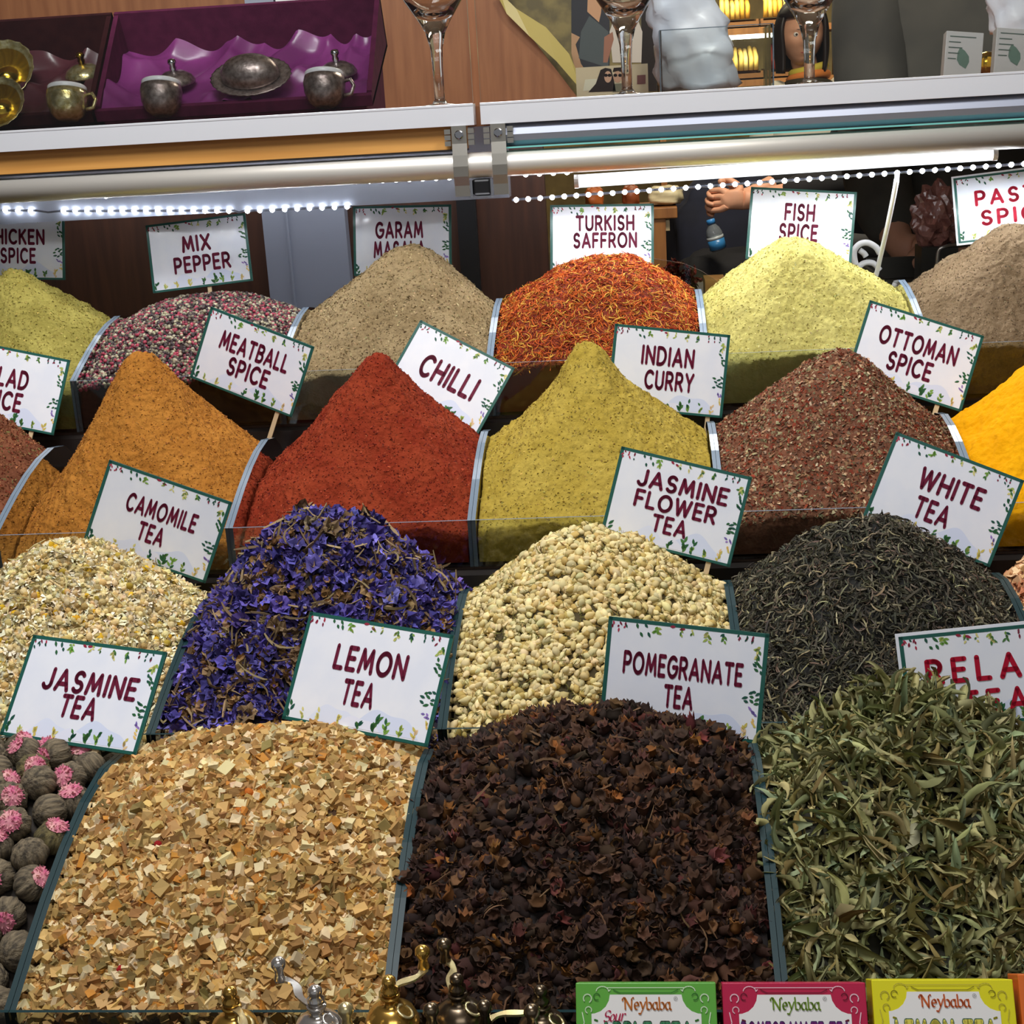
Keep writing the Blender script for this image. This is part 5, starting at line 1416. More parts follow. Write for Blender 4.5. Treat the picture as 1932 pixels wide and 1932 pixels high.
def hand_nodes(nodes, edges, wrist, wi, direction, palm_n, size, curl=.6, side=1, thumb=True):
    """palm and five fingers grown from wrist node wi"""
    d = Vector(direction).normalized(); n = Vector(palm_n); n = (n-d*n.dot(d)).normalized(); sx = d.cross(n)*side
    w = Vector(wrist)
    palm = w+d*size*.32
    nodes.append((palm, (size*.2, size*.12))); pi_ = len(nodes)-1; edges.append((wi, pi_))
    for k, (off, ln) in enumerate(((-.16, .44), (-.055, .5), (.055, .47), (.16, .38))):
        kn = w+d*size*.5+sx*off*size
        nodes.append((kn, size*.055)); a = len(nodes)-1; edges.append((pi_, a))
        p = kn; ang = 0
        for j, fr in enumerate((.45, .32, .23)):
            ang += curl*(1.0 if j else .6)
            dd = (d*math.cos(ang)+n*math.sin(ang)).normalized()
            p = p+dd*ln*size*fr
            nodes.append((p, size*(.05-.007*j))); edges.append((a, len(nodes)-1)); a = len(nodes)-1
    if thumb:
        p = w+d*size*.2-sx*size*.2
        nodes.append((p, size*.065)); a = len(nodes)-1; edges.append((pi_, a))
        for j, fr in enumerate((.24, .2)):
            dd = (d*.75-sx*(.55-.3*j)+n*(.3+.3*j)).normalized()
            p = p+dd*size*fr; nodes.append((p, size*.052)); edges.append((a, len(nodes)-1)); a = len(nodes)-1

# person in the dark grey jacket, arm reaching to the tray
Y = 2.98
def vec(px, py, Y): return Vector(at(px, py, Y))
xc = xat(1800, 60, Y); fz = -1.27
base = (xc, Y+.02, fz)
t = thing('person', 'person in a dark grey jacket reaching a hand down to the metal tray', 'person', base)
pel = Vector((xc, Y, -.33)); ch = Vector((xc, Y, .14)); nk = Vector((xc, Y-.02, .39)); hd = Vector((xc, Y-.05, .52))
shL, shR = Vector((xc-.17, Y, .28)), Vector((xc+.17, Y, .28))
elL = vec(1652, 345, 2.86); wrL = vec(1700, 470, 2.72)
elR = Vector((xc+.25, Y-.05, .0)); wrR = Vector((xc+.2, Y-.2, -.11))
hips = [(Vector((xc-.09, Y, -.40)), .085), (Vector((xc+.09, Y, -.40)), .085)]
N = [(pel, .12), (Vector((xc, Y, -.08)), .11), (ch, .13), (nk, .05), (hd, .06), (shL, .055), (elL, .042), (wrL, .03), (shR, .055), (elR, .042), (wrR, .03)]
E = [(0, 1), (1, 2), (2, 3), (3, 4), (2, 5), (5, 6), (6, 7), (2, 8), (8, 9), (9, 10)]
for k, (h, r) in enumerate(hips):
    N.append((h, r)); a = len(N)-1; E.append((0, a))
    N.append((Vector((h.x, Y, -.78)), .055)); E.append((a, a+1)); N.append((Vector((h.x, Y+.02, -1.20)), .04)); E.append((a+1, a+2)); N.append((Vector((h.x, Y-.12, -1.25)), .035)); E.append((a+2, a+3))
hand_nodes(N, E, wrL, 7, vec(1800, 478, 2.66)-wrL, Vector((0, .2, -1)), .19, .25, 1)
hand_nodes(N, E, wrR, 10, Vector((-.3, -1, -.2)), Vector((0, 0, -1)), .17, .4, -1)
skin_obj('body', N, E, M_SKIN, t)
mb = MB(); Rh = head_into(mb, Vector((xc, Y-.06, .55)), .23, -.2); obj('head', mb, M_SKIN, t, smooth=True); eyes_lips(t, Rh, .23)
mb = MB(); mb.grid(lambda u, v: Rh @ Vector((.39*.23*math.cos(.1+v*PI/2)*math.sin(2*PI*u), .03*.23-.45*.23*math.cos(.1+v*PI/2)*math.cos(2*PI*u)*(.9 if math.cos(2*PI*u) < 0 else .8), .23*(.15+.40*math.sin(.1+v*PI/2)))), 32, 10); obj('hair', mb, M_HAIR, t, smooth=True)
J = [(pel+Vector((0, 0, -.06)), (.17, .13)), (Vector((xc, Y, -.08)), (.175, .13)), (ch, (.19, .14)), (Vector((xc, Y, .34)), (.09, .08)), (shL, .085), (elL, .068), (wrL-(wrL-elL)*.16, .052), (shR, .085), (elR, .065), (wrR, .05)]
EJ = [(0, 1), (1, 2), (2, 3), (2, 4), (4, 5), (5, 6), (2, 7), (7, 8), (8, 9)]
skin_obj('jacket', J, EJ, M_GREYCLOTH, t)
T = [(pel, .15), (hips[0][0], .10), (Vector((xc-.09, Y, -.78)), .08), (Vector((xc-.09, Y+.02, -1.18)), .065), (hips[1][0], .10), (Vector((xc+.09, Y, -.78)), .08), (Vector((xc+.09, Y+.02, -1.18)), .065)]
skin_obj('trousers', T, [(0, 1), (1, 2), (2, 3), (0, 4), (4, 5), (5, 6)], M_BLACKCLOTH, t)
mb = MB()
for s in (-1, 1): mb.ball((xc+s*.09, Y-.06, -1.235), .05, 16, 10, sc=(1, 2.4, .9))
obj('shoes', mb, M_BLACK, t, smooth=True)

mb = MB(); mb.box((xc-.5, Y-.19, -1.5), (xc+.45, Y+.4, -1.275)); o = obj('standing_platform', mb, M_STAND, origin=(xc, Y+.1, -1.5)); tag(o, 'dark platform the person in the grey jacket stands on', 'platform')

# person in the black coat, seen from the side, hands folded in front
Y = 4.6
xc = xat(1652, 80, Y)
t = thing('person', 'person in a black coat standing sideways with folded hands', 'person', (xc, Y, -1.5))
h = Vector((xat(1372, 376, Y), Y-.06, zat(1372, 376, Y)))
pel = Vector((xc, Y, -.55)); ch = Vector((xc, Y, -.02)); nk = Vector((xc-.02, Y, .25)); hd = Vector((xc-.05, Y, .38))
shN, shF = Vector((xc+.0, Y-.17, .12)), Vector((xc, Y+.17, .12))
elN, elF = Vector((xc-.02, Y-.2, -.27)), Vector((xc-.05, Y+.18, -.2))
wN, wF = h+Vector((.075, -.01, .0)), h+Vector((-.01, .05, .0))
N = [(pel, .12), (Vector((xc, Y, -.28)), .11), (ch, .12), (nk, .05), (hd, .06), (shN, .055), (elN, .042), (wN, .03), (shF, .055), (elF, .042), (wF+Vector((.07, .03, 0)), .03)]
E = [(0, 1), (1, 2), (2, 3), (3, 4), (2, 5), (5, 6), (6, 7), (2, 8), (8, 9), (9, 10)]
for dy in (-.09, .09):
    N.append((Vector((xc, Y+dy, -.62)), .085)); a = len(N)-1; E.append((0, a))
    N.append((Vector((xc, Y+dy, -1.0)), .055)); E.append((a, a+1)); N.append((Vector((xc+.02, Y+dy, -1.42)), .04)); E.append((a+1, a+2)); N.append((Vector((xc-.12, Y+dy, -1.47)), .035)); E.append((a+2, a+3))
hand_nodes(N, E, wN, 7, Vector((-1, 0, .05)), Vector((0, 1, -.25)), .19, .9, 1)
hand_nodes(N, E, N[10][0], 10, Vector((-1, -.2, 0)), Vector((0, -1, -.3)), .19, .9, -1)
skin_obj('body', N, E, M_SKIN, t)
mb = MB(); Rh = head_into(mb, Vector((xc-.06, Y, .42)), .23, -PI/2); obj('head', mb, M_SKIN, t, smooth=True); eyes_lips(t, Rh, .23)
mb = MB(); mb.grid(lambda u, v: Rh @ Vector((.39*.23*math.cos(.1+v*PI/2)*math.sin(2*PI*u), .03*.23-.45*.23*math.cos(.1+v*PI/2)*math.cos(2*PI*u)*(.9 if math.cos(2*PI*u) < 0 else .8), .23*(.15+.40*math.sin(.1+v*PI/2)))), 32, 10); obj('hair', mb, M_HAIR, t, smooth=True)
J = [(Vector((xc, Y, -.78)), (.16, .2)), (pel, (.14, .19)), (Vector((xc, Y, -.3)), (.13, .18)), (ch, (.13, .19)), (Vector((xc, Y, .19)), (.08, .08)), (shN, .085), (elN, .068), (wN+(elN-wN)*.22, .05), (shF, .085), (elF, .065), (N[10][0]+(elF-N[10][0])*.2, .05)]
skin_obj('coat', J, [(0, 1), (1, 2), (2, 3), (3, 4), (3, 5), (5, 6), (6, 7), (3, 8), (8, 9), (9, 10)], M_BLACKCLOTH, t)
T = [(pel, .13), (Vector((xc, Y-.09, -.62)), .10), (Vector((xc, Y-.09, -1.0)), .075), (Vector((xc+.02, Y-.09, -1.40)), .06), (Vector((xc, Y+.09, -.62)), .10), (Vector((xc, Y+.09, -1.0)), .075), (Vector((xc+.02, Y+.09, -1.40)), .06)]
skin_obj('trousers', T, [(0, 1), (1, 2), (2, 3), (0, 4), (4, 5), (5, 6)], M_NAVY, t)
mb = MB()
for s in (-1, 1): mb.ball((xc-.05, Y+s*.09, -1.455), .05, 16, 10, sc=(2.4, 1, .9))
obj('shoes', mb, M_BLACK, t, smooth=True)

# dark bag on a bench with the water bottle
Y = 4.95
x0, x1 = xat(1262, 480, Y), xat(1560, 480, Y)
zb = zat(1350, 640, Y)
t = thing('bench', 'low black bench behind the pale heap', 'bench', ((x0+x1)/2, Y+.1, -1.5))
mb = MB(); mb.box((x0-.1, Y-.12, zb-.06), (x1, Y+.34, zb)); obj('seat', mb, M_BLACKCLOTH, t)
for xx in (x0-.06, x1-.05):
    for yy in (Y-.07, Y+.29):
        mb = MB(); mb.box((xx-.025, yy-.025, -1.5), (xx+.025, yy+.025, zb-.06)); obj('leg', mb, M_BLACK, t)
m = cushion(xat(1400, 480, Y), Y+.18, (zb+zat(1400, 345, Y))/2, .25, .12, (zat(1400, 345, Y)-zb)/2, 6); o = obj('cloth_sack', m, M_NAVY, smooth=True, origin=(xat(1400, 480, Y), Y+.18, zb)); tag(o, 'tall navy cloth sack standing on the black bench', 'sack')
m = cushion(xat(1400, 520, Y), Y-.02, (zb+zat(1400, 470, Y))/2, .23, .10, (zat(1400, 470, Y)-zb)/2, 7); o = obj('cloth_sack', m, M_BLACKCLOTH, smooth=True, origin=(xat(1400, 520, Y), Y-.02, zb)); tag(o, 'low black cloth sack in front of the navy one under the bottle', 'sack')
p = vec(1356, 472, Y-.16); tp = vec(1340, 414, Y-.16)
ax = (tp-p); Lb = ax.length; Mz = Matrix.Translation(p) @ ax.to_track_quat('Z', 'Y').to_matrix().to_4x4()
t = thing('water_bottle', 'small clear water bottle with blue cap and blue label', 'bottle', p)
R_ = .027
mb = MB(); mb.lathe([(R_*.8, 0), (R_, .006), (R_, Lb*.30), (R_*.94, Lb*.34), (R_, Lb*.4), (R_*.98, Lb*.55), (R_*.8, Lb*.7), (R_*.45, Lb*.83), (R_*.4, Lb*.88)], 24, 0, Mz); obj('bottle_body', mb, clear_mat('bottle_clear', (.7, .76, .8), .08, 1.5, haze=((176, 186, 196), .3)), t, smooth=True)
mb = MB(); mb.lathe([(R_*1.02, Lb*.05), (R_*1.03, Lb*.36)], 24, 0, Mz); obj('bottle_label', mb, mat('bottle_blue', (52, 120, 176), .3), t, smooth=True)
mb = MB(); mb.lathe([(R_*1.035, Lb*.36), (R_*1.035, Lb*.46)], 24, 0, Mz); obj('water_line', mb, mat('bottle_pale', (176, 184, 188), .3), t, smooth=True)
mb = MB(); mb.lathe([(R_*.52, Lb*.86), (R_*.52, Lb*.99), (R_*.45, Lb), (1e-6, Lb)], 20, 0, Mz); obj('bottle_cap', mb, mat('cap_blue', (60, 140, 214), .35), t, smooth=True)

# dark haired woman with a scarf beyond the glass
Y = 5.7
c = vec(1512, 66, Y); s = .225
t = thing('person', 'dark haired woman in a white jacket with a colourful scarf', 'person', (c.x, Y+.05, -1.5))
yawf = .06
mb = MB(); Rh = head_into(mb, c, s, yawf, .05); obj('head', mb, M_SKIN, t, smooth=True); eyes_lips(t, Rh, s)
bx = c.x+.04; by = Y+.05
nk = Vector((bx-.01, by-.01, c.z-.16)); ch = Vector((bx, by, c.z-.42)); pel = Vector((bx, by, c.z-.78))
shL, shR = Vector((bx-.15, by, c.z-.26)), Vector((bx+.15, by, c.z-.26))
N = [(pel, .11), (Vector((bx, by, c.z-.6)), .09), (ch, .11), (nk, .045), (c+Vector((0, .02, -.05)), .055), (shL, .045), (Vector((bx-.2, by, c.z-.55)), .037), (Vector((bx-.17, by-.12, c.z-.75)), .026), (shR, .045), (Vector((bx+.2, by, c.z-.55)), .037), (Vector((bx+.17, by-.12, c.z-.75)), .026)]
E = [(0, 1), (1, 2), (2, 3), (3, 4), (2, 5), (5, 6), (6, 7), (2, 8), (8, 9), (9, 10)]
for dx in (-.08, .08):
    N.append((Vector((bx+dx, by, c.z-.85)), .08)); a = len(N)-1; E.append((0, a))
    N.append((Vector((bx+dx, by, -1.02)), .05)); E.append((a, a+1)); N.append((Vector((bx+dx, by+.02, -1.43)), .035)); E.append((a+1, a+2)); N.append((Vector((bx+dx, by-.1, -1.475)), .03)); E.append((a+2, a+3))
hand_nodes(N, E, N[7][0], 7, Vector((.2, -.6, -.7)), Vector((1, 0, 0)), .15, .4, 1); hand_nodes(N, E, N[10][0], 10, Vector((-.2, -.6, -.7)), Vector((-1, 0, 0)), .15, .4, -1)
skin_obj('body', N, E, M_SKIN, t)
J = [(pel, (.15, .12)), (Vector((bx, by, c.z-.6)), (.14, .11)), (ch, (.15, .12)), (Vector((bx, by, c.z-.24)), (.08, .07)), (shL+Vector((0, 0, .09)), .07), (Vector((bx-.2, by, c.z-.55)), .058), (Vector((bx-.17, by-.12, c.z-.74)), .042), (shR+Vector((.01, 0, .12)), .075), (Vector((bx+.2, by, c.z-.55)), .058), (Vector((bx+.17, by-.12, c.z-.74)), .042)]
skin_obj('jacket', J, [(0, 1), (1, 2), (2, 3), (2, 4), (4, 5), (5, 6), (2, 7), (7, 8), (8, 9)], mat('white_jacket', (226, 220, 200), .8), t)
T = [(pel, .13), (Vector((bx-.08, by, c.z-.85)), .095), (Vector((bx-.08, by, -1.02)), .065), (Vector((bx-.08, by+.02, -1.42)), .05), (Vector((bx+.08, by, c.z-.85)), .095), (Vector((bx+.08, by, -1.02)), .065), (Vector((bx+.08, by+.02, -1.42)), .05)]
skin_obj('trousers', T, [(0, 1), (1, 2), (2, 3), (0, 4), (4, 5), (5, 6)], M_NAVY, t)
def hair_fn(u, v):
    a = PI*(.30+1.40*u); zz = .56-1.15*v**1.1            # open at the face
    k = math.sqrt(max(.0, 1-((zz-.05)/.54)**2)) if zz > .05 else 1.0-.12*(.05-zz)
    w = 1+.03*math.sin(30*u)+.03*math.sin(17*u+9*v)
    return Rh @ Vector((.43*s*k*w*math.sin(a), (.03-.47*k*w*math.cos(a))*s, zz*s))
mb = MB(); mb.grid(hair_fn, 40, 18)
mb.grid(lambda u, v: Rh @ Vector((.40*s*math.cos(.35+v*1.2)*math.sin(2*PI*u), (.0-.45*math.cos(.35+v*1.2)*math.cos(2*PI*u))*s, (.16+.39*math.sin(.35+v*1.2))*s)), 32, 8)
obj('hair', mb, M_HAIR, t, smooth=True, solid=.012)
mb = MB(); sc_ = []
for k in range(5):
    n = 22; q = [nk+Vector(((.06+.009*k)*math.sin(2*PI*i/n), -.01-(.066+.009*k)*math.cos(2*PI*i/n), .035-.028*k+.012*math.sin(2*PI*i/n+k))) for i in range(n+1)]
    mb.tube(q, .016, 8, 0, True, lin([(206, 186, 70), (220, 130, 60), (60, 54, 40), (196, 190, 110), (200, 110, 120)][k]))
obj('scarf', mb, tint_mat('scarf_cloth', .8), t, smooth=True)

# lit shelves of baskets at the far side
Y = 7.4
x0, x1 = xat(1240, 60, Y), xat(1600, 60, Y)
t = thing('market_shelf', 'lit market shelf of baskets behind the dark haired woman', 'shelf', ((x0+x1)/2, Y+.2, -1.5))
zs = [zat(1420, 150, Y), zat(1420, 52, Y), zat(1420, -70, Y)]
for z in zs:
    mb = MB(); mb.box((x0, Y-.02, z-.03), (x1, Y+.36, z)); obj('shelf_board', mb, M_OAK, t)
for xx in (x0, x1-.03):
    mb = MB(); mb.box((xx, Y, -1.5), (xx+.03, Y+.34, zs[2])); obj('upright', mb, M_OAK, t)
M_ROLL = tint_mat('rolled_pastry', .6)
def basket(px0, px1, z, label, cols, seed):
    a, b = xat(px0, 60, Y), xat(px1, 60, Y); hh = .085
    t = thing('goods_basket', label, 'basket', ((a+b)/2, Y+.1, z), 'baskets on the lit market shelf')
    mb = MB(); d = .012
    mb.box((a, Y, z), (b, Y+d, z+.03)); mb.box((a, Y+.28, z), (b, Y+.28+d, z+.05)); mb.box((a, Y+d, z), (a+d, Y+.28, z+.04)); mb.box((b-d, Y+d, z), (b, Y+.28, z+.04)); mb.box((a, Y, z), (b, Y+.28, z+.008))
    obj('wicker_tray', mb, mat('wicker', (112, 74, 36), .8), t)
    r = random.Random(seed); mb = MB(); n = int((b-a-.03)/.024)
    for q in range(n):
        x = a+.024+q*.024
        mb.tube([(x, Y+.03, z+.045), (x+r.uniform(-.003, .003), Y+.035, z+.10+r.uniform(0, .02)), (x, Y+.12, z+.14+r.uniform(0, .02))], .0115, 8, 0, True, lin(r.choice(cols)))
    obj('pastry_rolls', mb, M_ROLL, t, smooth=True)
YL = [(232, 180, 70), (240, 200, 96), (214, 160, 60)]
basket(1355, 1432, zs[1], 'basket of upright yellow rolls, left one on the upper board', YL, 1)
basket(1436, 1500, zs[1], 'basket of upright yellow rolls, right one on the upper board', YL, 2)
basket(1290, 1350, zs[1], 'basket of dark red goods left of the yellow rolls', [(140, 50, 36), (120, 36, 30)], 3)
basket(1370, 1440, zs[0], 'basket of pale yellow rolls on the lower board', [(246, 220, 140), (240, 206, 110)], 4)
basket(1446, 1500, zs[0], 'basket of red goods on the lower board beside the woman', [(170, 60, 44), (150, 44, 36)], 5)
t = thing('strip_lamp', 'bright white strip lamp under the upper basket board', 'lamp', (xat(1415, 62, Y), Y+.02, zs[1]-.05))
mb = MB(); mb.box((xat(1372, 62, Y), Y-.015, zs[1]-.05), (xat(1455, 62, Y), Y+.01, zs[1]-.031)); obj('tube', mb, glow_mat('warm_strip', (1, .95, .8), 14), t)

# ------------------------------------------------------------------ front ledge: pepper mills and tea boxes
ZL = -.672
mb = MB(); mb.box((-1.0, .60, ZL-.03), (.75, .864, ZL)); mb.box((-.98, .64, -1.5), (.73, .855, ZL-.03)); o = obj('front_ledge', mb, M_STAND, origin=(-.1, .73, -1.5)); tag(o, 'dark ledge in front of the lowest row of bins', 'ledge')
M_BRASS = mat('brass', (232, 192, 104), .18, .85, rgb2=(196, 150, 70), scale=20)
M_PALEB = mat('pale_brass', (232, 216, 164), .25, .8)
M_SILV = mat('polished_silver', (226, 222, 218), .14, .85)
M_BRONZ = mat('dark_bronze', (134, 118, 96), .24, .9, rgb2=(88, 76, 62), scale=20)
def mill(px, py, Y, m, marm, hx, hy, label, dome=.0165, open_lid=True):
    """Turkish pepper mill: drum, domed lid, knob, wavy crank and its little handle; (hx, hy) = handle seen in the photo"""
    k = vec(px, py, Y)
    t = thing('pepper_mill', label, 'pepper mill', (k.x, Y, ZL), 'brass pepper mills on the front ledge')
    L = lambda z: k.z-ZL+z           # heights measured down from the knob
    mb = MB(); mb.lathe([(dome*1.12, 0), (dome*1.12, .004), (dome*.95, .007), (dome*.95, L(-.062)), (dome*1.05, L(-.06)), (dome*1.05, L(-.052)), (dome*.95, L(-.05)), (dome*.95, L(-.034)), (dome*1.06, L(-.031)), (dome*1.06, L(-.027))], 32); obj('drum', mb, m, t, smooth=True, local=True)
    mb = MB(); mb.lathe([(dome*1.06, L(-.027)), (dome*1.03, L(-.022)), (dome*.85, L(-.015)), (dome*.5, L(-.0105)), (.0052, L(-.009)), (.0052, L(-.0045)), (.0066, L(-.0045)), (.0066, L(-.003)), (.003, L(-.003))], 32); obj('domed_lid', mb, m, t, smooth=True, local=True)
    mb = MB(); mb.lathe([(.0042, L(-.003)), (.0058, L(-.001)), (.0058, L(.002)), (.0036, L(.004)), (.0048, L(.006)), (.0046, L(.009)), (.0026, L(.011)), (1e-6, L(.0114))], 20); obj('top_knob', mb, m, t, smooth=True, local=True)
    if open_lid:
        mb = MB(); mb.lathe([(.0062, 0), (.0066, .0012), (.0048, .0014), (.0040, -.0004)], 20, 0, Matrix.Translation((dome*.55, -dome*.25, L(-.0128))) @ Matrix.Rotation(.55, 4, 'Y')); obj('filling_ring', mb, marm, t, smooth=True, local=True)
    if hx is not None:
        zc_ = k.z-.0035
        n = Vector(at(hx, hy, 1.0)); q = n*((zc_+.016)/n.z)          # ball sits .016 above the arm
        e = Vector((q.x-k.x, q.y-Y, 0)); ln = e.length
        if ln > .062: e *= .062/ln
        ln = e.length; d = e.normalized(); sd = Vector((-d.y, d.x, 0))
        mb = MB(); pts = []
        for i in range(17):
            f = i/16; pts.append((f*ln, .0032*math.sin(2*PI*f), .0026+.0016*math.cos(4*PI*f)*(.5 if 0 < f < 1 else 1)))
        v = []
        for z in (0, .0016):
            for x, c_, w_ in pts:
                zz = L(-.0045)+z+.004*math.sin(PI*x/ln/2)
                for s_ in (-1, 1): v.append(d*x+sd*(c_+s_*w_)+Vector((0, 0, zz)))
        f = []; n_ = 34
        for i in range(16):
            a = 2*i
            f += [(a, a+2, a+3, a+1), (n_+a, n_+a+1, n_+a+3, n_+a+2), (a, n_+a, n_+a+2, a+2), (a+1, a+3, n_+a+3, n_+a+1)]
        f += [(0, 1, n_+1, n_), (32, n_+32, n_+33, 33)]
        mb.add(v, f); arm = obj('crank_arm', mb, marm, t, local=True)
        z0 = L(-.001)
        mb = MB(); mb.lathe([(.0030, z0), (.0042, z0+.002), (.0030, z0+.006), (.0034, z0+.009), (.0052, z0+.0125), (.0048, z0+.016), (.002, z0+.0182), (1e-6, z0+.0184)], 18, 0, Matrix.Translation((e.x, e.y, 0)))
        obj('crank_handle', mb, m, t, smooth=True, local=True)
    return t
mill(436, 1890, .80, M_BRASS, M_PALEB, 500, 2010, 'gold pepper mill, leftmost of the row')
mill(596, 1888, .80, M_SILV, M_SILV, 525, 1818, 'silver pepper mill with its crank turned back to the left')
mill(735, 1870, .80, M_BRASS, M_PALEB, 797, 1796, 'gold pepper mill with its crank turned back to the right', .0175)
mill(863, 1866, .815, M_BRONZ, M_PALEB, 838, 1783, 'dark bronze pepper mill with its crank turned straight back', .0175)
mill(1021, 1888, .815, M_BRONZ, M_PALEB, 914, 1900, 'dark bronze pepper mill with its crank turned left beside the green tea box', .017)
mill(690, 1985, .745, M_PALEB, M_PALEB, 652, 1905, 'low pale brass pepper mill between the silver and gold ones', .013, False)
mill(800, 1990, .74, M_BRONZ, M_PALEB, 813, 1906, 'low dark pepper mill in front of the bronze one', .013, False)
mill(1000, 1985, .745, M_BRONZ, M_PALEB, 1003, 1908, 'low dark pepper mill nearest the green tea box', .013, False)

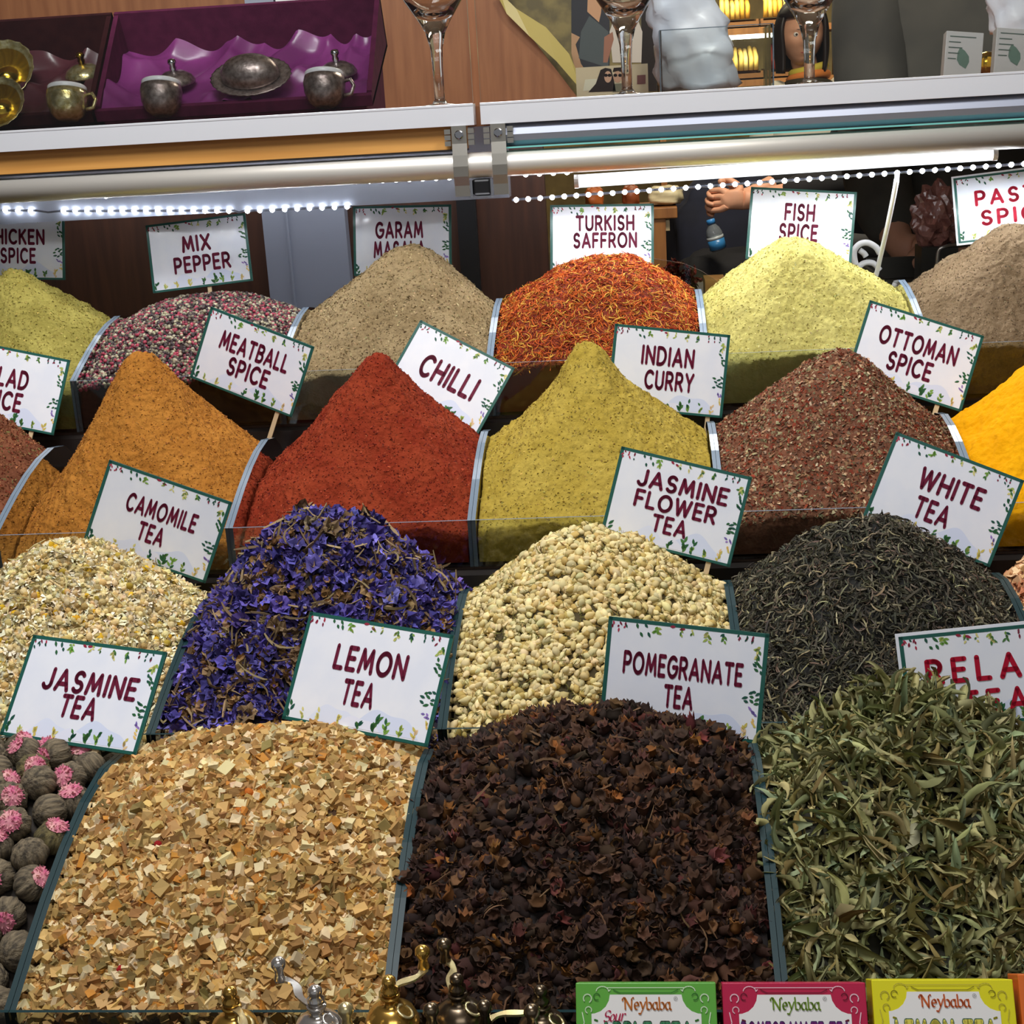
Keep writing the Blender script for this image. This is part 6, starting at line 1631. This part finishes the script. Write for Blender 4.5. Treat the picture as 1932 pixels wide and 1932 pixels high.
def tea_box(px0, py0, px1, py1, Y, label, base, ink, dark, name_col, words, word_col, word_edge, sour=None, wordw=.8):
    a, b = vec(px0, py0, Y), vec(px1, py1, Y)
    ux = (b-a); Wd = ux.length; ux.normalize()
    lean = math.radians(33)
    up = Vector((0, math.sin(lean), math.cos(lean)))
    ux = (ux-up*ux.dot(up)).normalized(); nrm = up.cross(ux).normalized()     # points back
    Hh = .118; dp = .03
    top = (a+b)/2
    Mx = Matrix(((ux.x, nrm.x, up.x, top.x), (ux.y, nrm.y, up.y, top.y), (ux.z, nrm.z, up.z, top.z), (0, 0, 0, 1)))
    if nrm.y < 0: Mx = Matrix(((ux.x, -nrm.x, up.x, top.x), (ux.y, -nrm.y, up.y, top.y), (ux.z, -nrm.z, up.z, top.z), (0, 0, 0, 1)))
    bt = Mx @ Vector((0, 0, -Hh))
    t = thing('tea_box', label, 'tea box', (top.x, bt.y, bt.z), 'tea boxes leaning on the front ledge')
    mb = MB(); mb.box((-Wd/2, 0, -Hh), (Wd/2, dp, 0), 0, Mx); obj('carton', mb, mat('carton_'+base[1], base[0], .22), t, bevel=.0006)
    put = lambda x, y, d=0: Mx @ Vector((x, -.0003-d, y))
    fr = MB()
    # pale panel with scooped corners
    w2 = Wd*.30; tp = -.0068; c = .012
    pts = [(-w2, -Hh*.95), (w2+.0, -Hh*.95), (w2+.008, -.03)]+[(w2+.008-.0, -.03)]+[(w2-.006+.012*math.cos(math.radians(q))*1.15, tp-.0155+.0*q) for q in ()]
    pts = [(-w2-.01, -Hh*.95), (w2+.01, -Hh*.95)]+[(w2+.012-.016*math.cos(math.radians(q)), tp-.0005-.0145*math.cos(math.radians(0))+.0145*(1-math.cos(math.radians(0)))+(-.0005)) for q in ()]
    cr = .012
    rgt = [(w2+.008, tp-cr)]+[(w2+.008-cr*math.sin(math.radians(q)), tp-cr*math.cos(math.radians(q))) for q in (10, 30, 50, 70, 88)]
    pts = [(-w2-.008, -Hh*.95), (w2+.008, -Hh*.95)]+rgt+[(-x, y) for x, y in rgt[::-1]]
    m_ = MB(); text_mb(m_, [pts], lambda x, y: put(x, y), 0, lin((238, 236, 232)))
    # frame lines and corner scrolls
    def stroke(pp, hw, col, d=.0003): text_mb(m_, [q for q in pen(pp, hw)], lambda x, y: put(x, y, d), 0, lin(col))
    e = .0042
    stroke([(-Wd/2+e+.02, -e), (-Wd/2+e+.024, -e-.002), (Wd/2-e-.024, -e-.002), (Wd/2-e-.02, -e)], .00028, dark)
    stroke([(-Wd/2+e+.016, -e+.0012), (Wd/2-e-.016, -e+.0012)], .0002, ink)
    for s in (-1, 1):
        X = lambda x: s*(Wd/2-x)
        stroke([(X(e), -.03), (X(e-.0012), -.05), (X(e), -.1)], .00028, dark)
        stroke([(X(p_[0]), p_[1]) for p_ in [(e+.018, -e)]+[(e+.013+.004*math.cos(math.radians(q)), -e-.001+.003*math.sin(math.radians(q))) for q in range(0, 200, 25)]], .00026, ink)
        stroke([(X(.0075+.0026*math.cos(math.radians(q))), -.0095+.0026*math.sin(math.radians(q))) for q in range(-60, 230, 25)], .00034, ink)
        stroke([(X(.0135+.002*math.cos(math.radians(q))), -.0085+.002*math.sin(math.radians(q))) for q in range(20, 320, 25)], .0003, dark)
        stroke([(X(.008+.002*math.cos(math.radians(q))), -.0165+.002*math.sin(math.radians(q))) for q in range(-30, 270, 25)], .0003, ink)
        stroke([(X(.004), -.018), (X(.0052), -.024), (X(.0036), -.03), (X(.0056), -.037)], .0003, ink)
        stroke([(X(.012), -.0225), (X(.0135), -.023)], .0006, dark)
    obj('panel_print', m_, M_PRINT, t)
    m_ = MB()
    P = line_polys('Neybaba', .0085, .031, hw=.085, gap=.07, nib=(math.radians(35), .22))
    text_mb(m_, P, lambda x, y: put(x+.001, y-.0128, .0005), 0, lin(name_col))
    text_mb(m_, [q for q in pen(arc(.019, -.0095, .0011, .0011, 0, 360, 14), .00012)], lambda x, y: put(x, y, .0005), 0, lin((150, 150, 150)))
    text_mb(m_, line_polys('R', .0011, .0008, hw=.1), lambda x, y: put(x+.019, y-.0095, .0006), 0, lin((150, 150, 150)))
    if sour:
        P = line_polys('Sour', .0075, .0145, hw=.07, gap=.05, nib=(math.radians(30), .4), slant=.28)
        text_mb(m_, P, lambda x, y: put(x-.0205, y-.0200+x*.08, .0005), 0, lin((200, 50, 92)))
    P = line_polys(words, .0165, wordw*Wd, hw=.17, gap=.36); text_mb(m_, P, lambda x, y: put(x, y-.0312, .0005), 0, lin(word_edge))
    P = line_polys(words, .0152, wordw*Wd*.985, hw=.115, gap=.41); text_mb(m_, P, lambda x, y: put(x, y-.0312, .0008), 0, lin(word_col))
    obj('lettering', m_, M_PRINT, t)
    return t
tea_box(1086, 1858, 1350, 1850, .80, 'green tea box reading Sour APPLE TEA', ((98, 170, 66), 'green'), (220, 236, 206), (56, 122, 44), (190, 110, 40), 'APPLE TEA', (70, 140, 96), (60, 74, 62), True, .66)
tea_box(1362, 1858, 1632, 1850, .80, 'crimson tea box reading POMEGRANATE TEA', ((186, 32, 72), 'crimson'), (240, 206, 216), (116, 14, 44), (110, 140, 40), 'POMEGRANATE TEA', (118, 36, 120), (66, 40, 96), False, .76)
tea_box(1644, 1852, 1910, 1844, .80, 'yellow tea box reading LEMON TEA', ((228, 220, 34), 'yellow'), (196, 186, 60), (150, 142, 20), (196, 92, 40), 'LEMON TEA', (226, 214, 90), (90, 120, 96), False, .72)
tea_box(1920, 1842, 2186, 1834, .80, 'orange tea box cut off at the right edge', ((222, 110, 44), 'orange'), (246, 210, 180), (170, 70, 20), (196, 92, 40), 'TEA', (226, 130, 50), (120, 60, 30), False, .3)
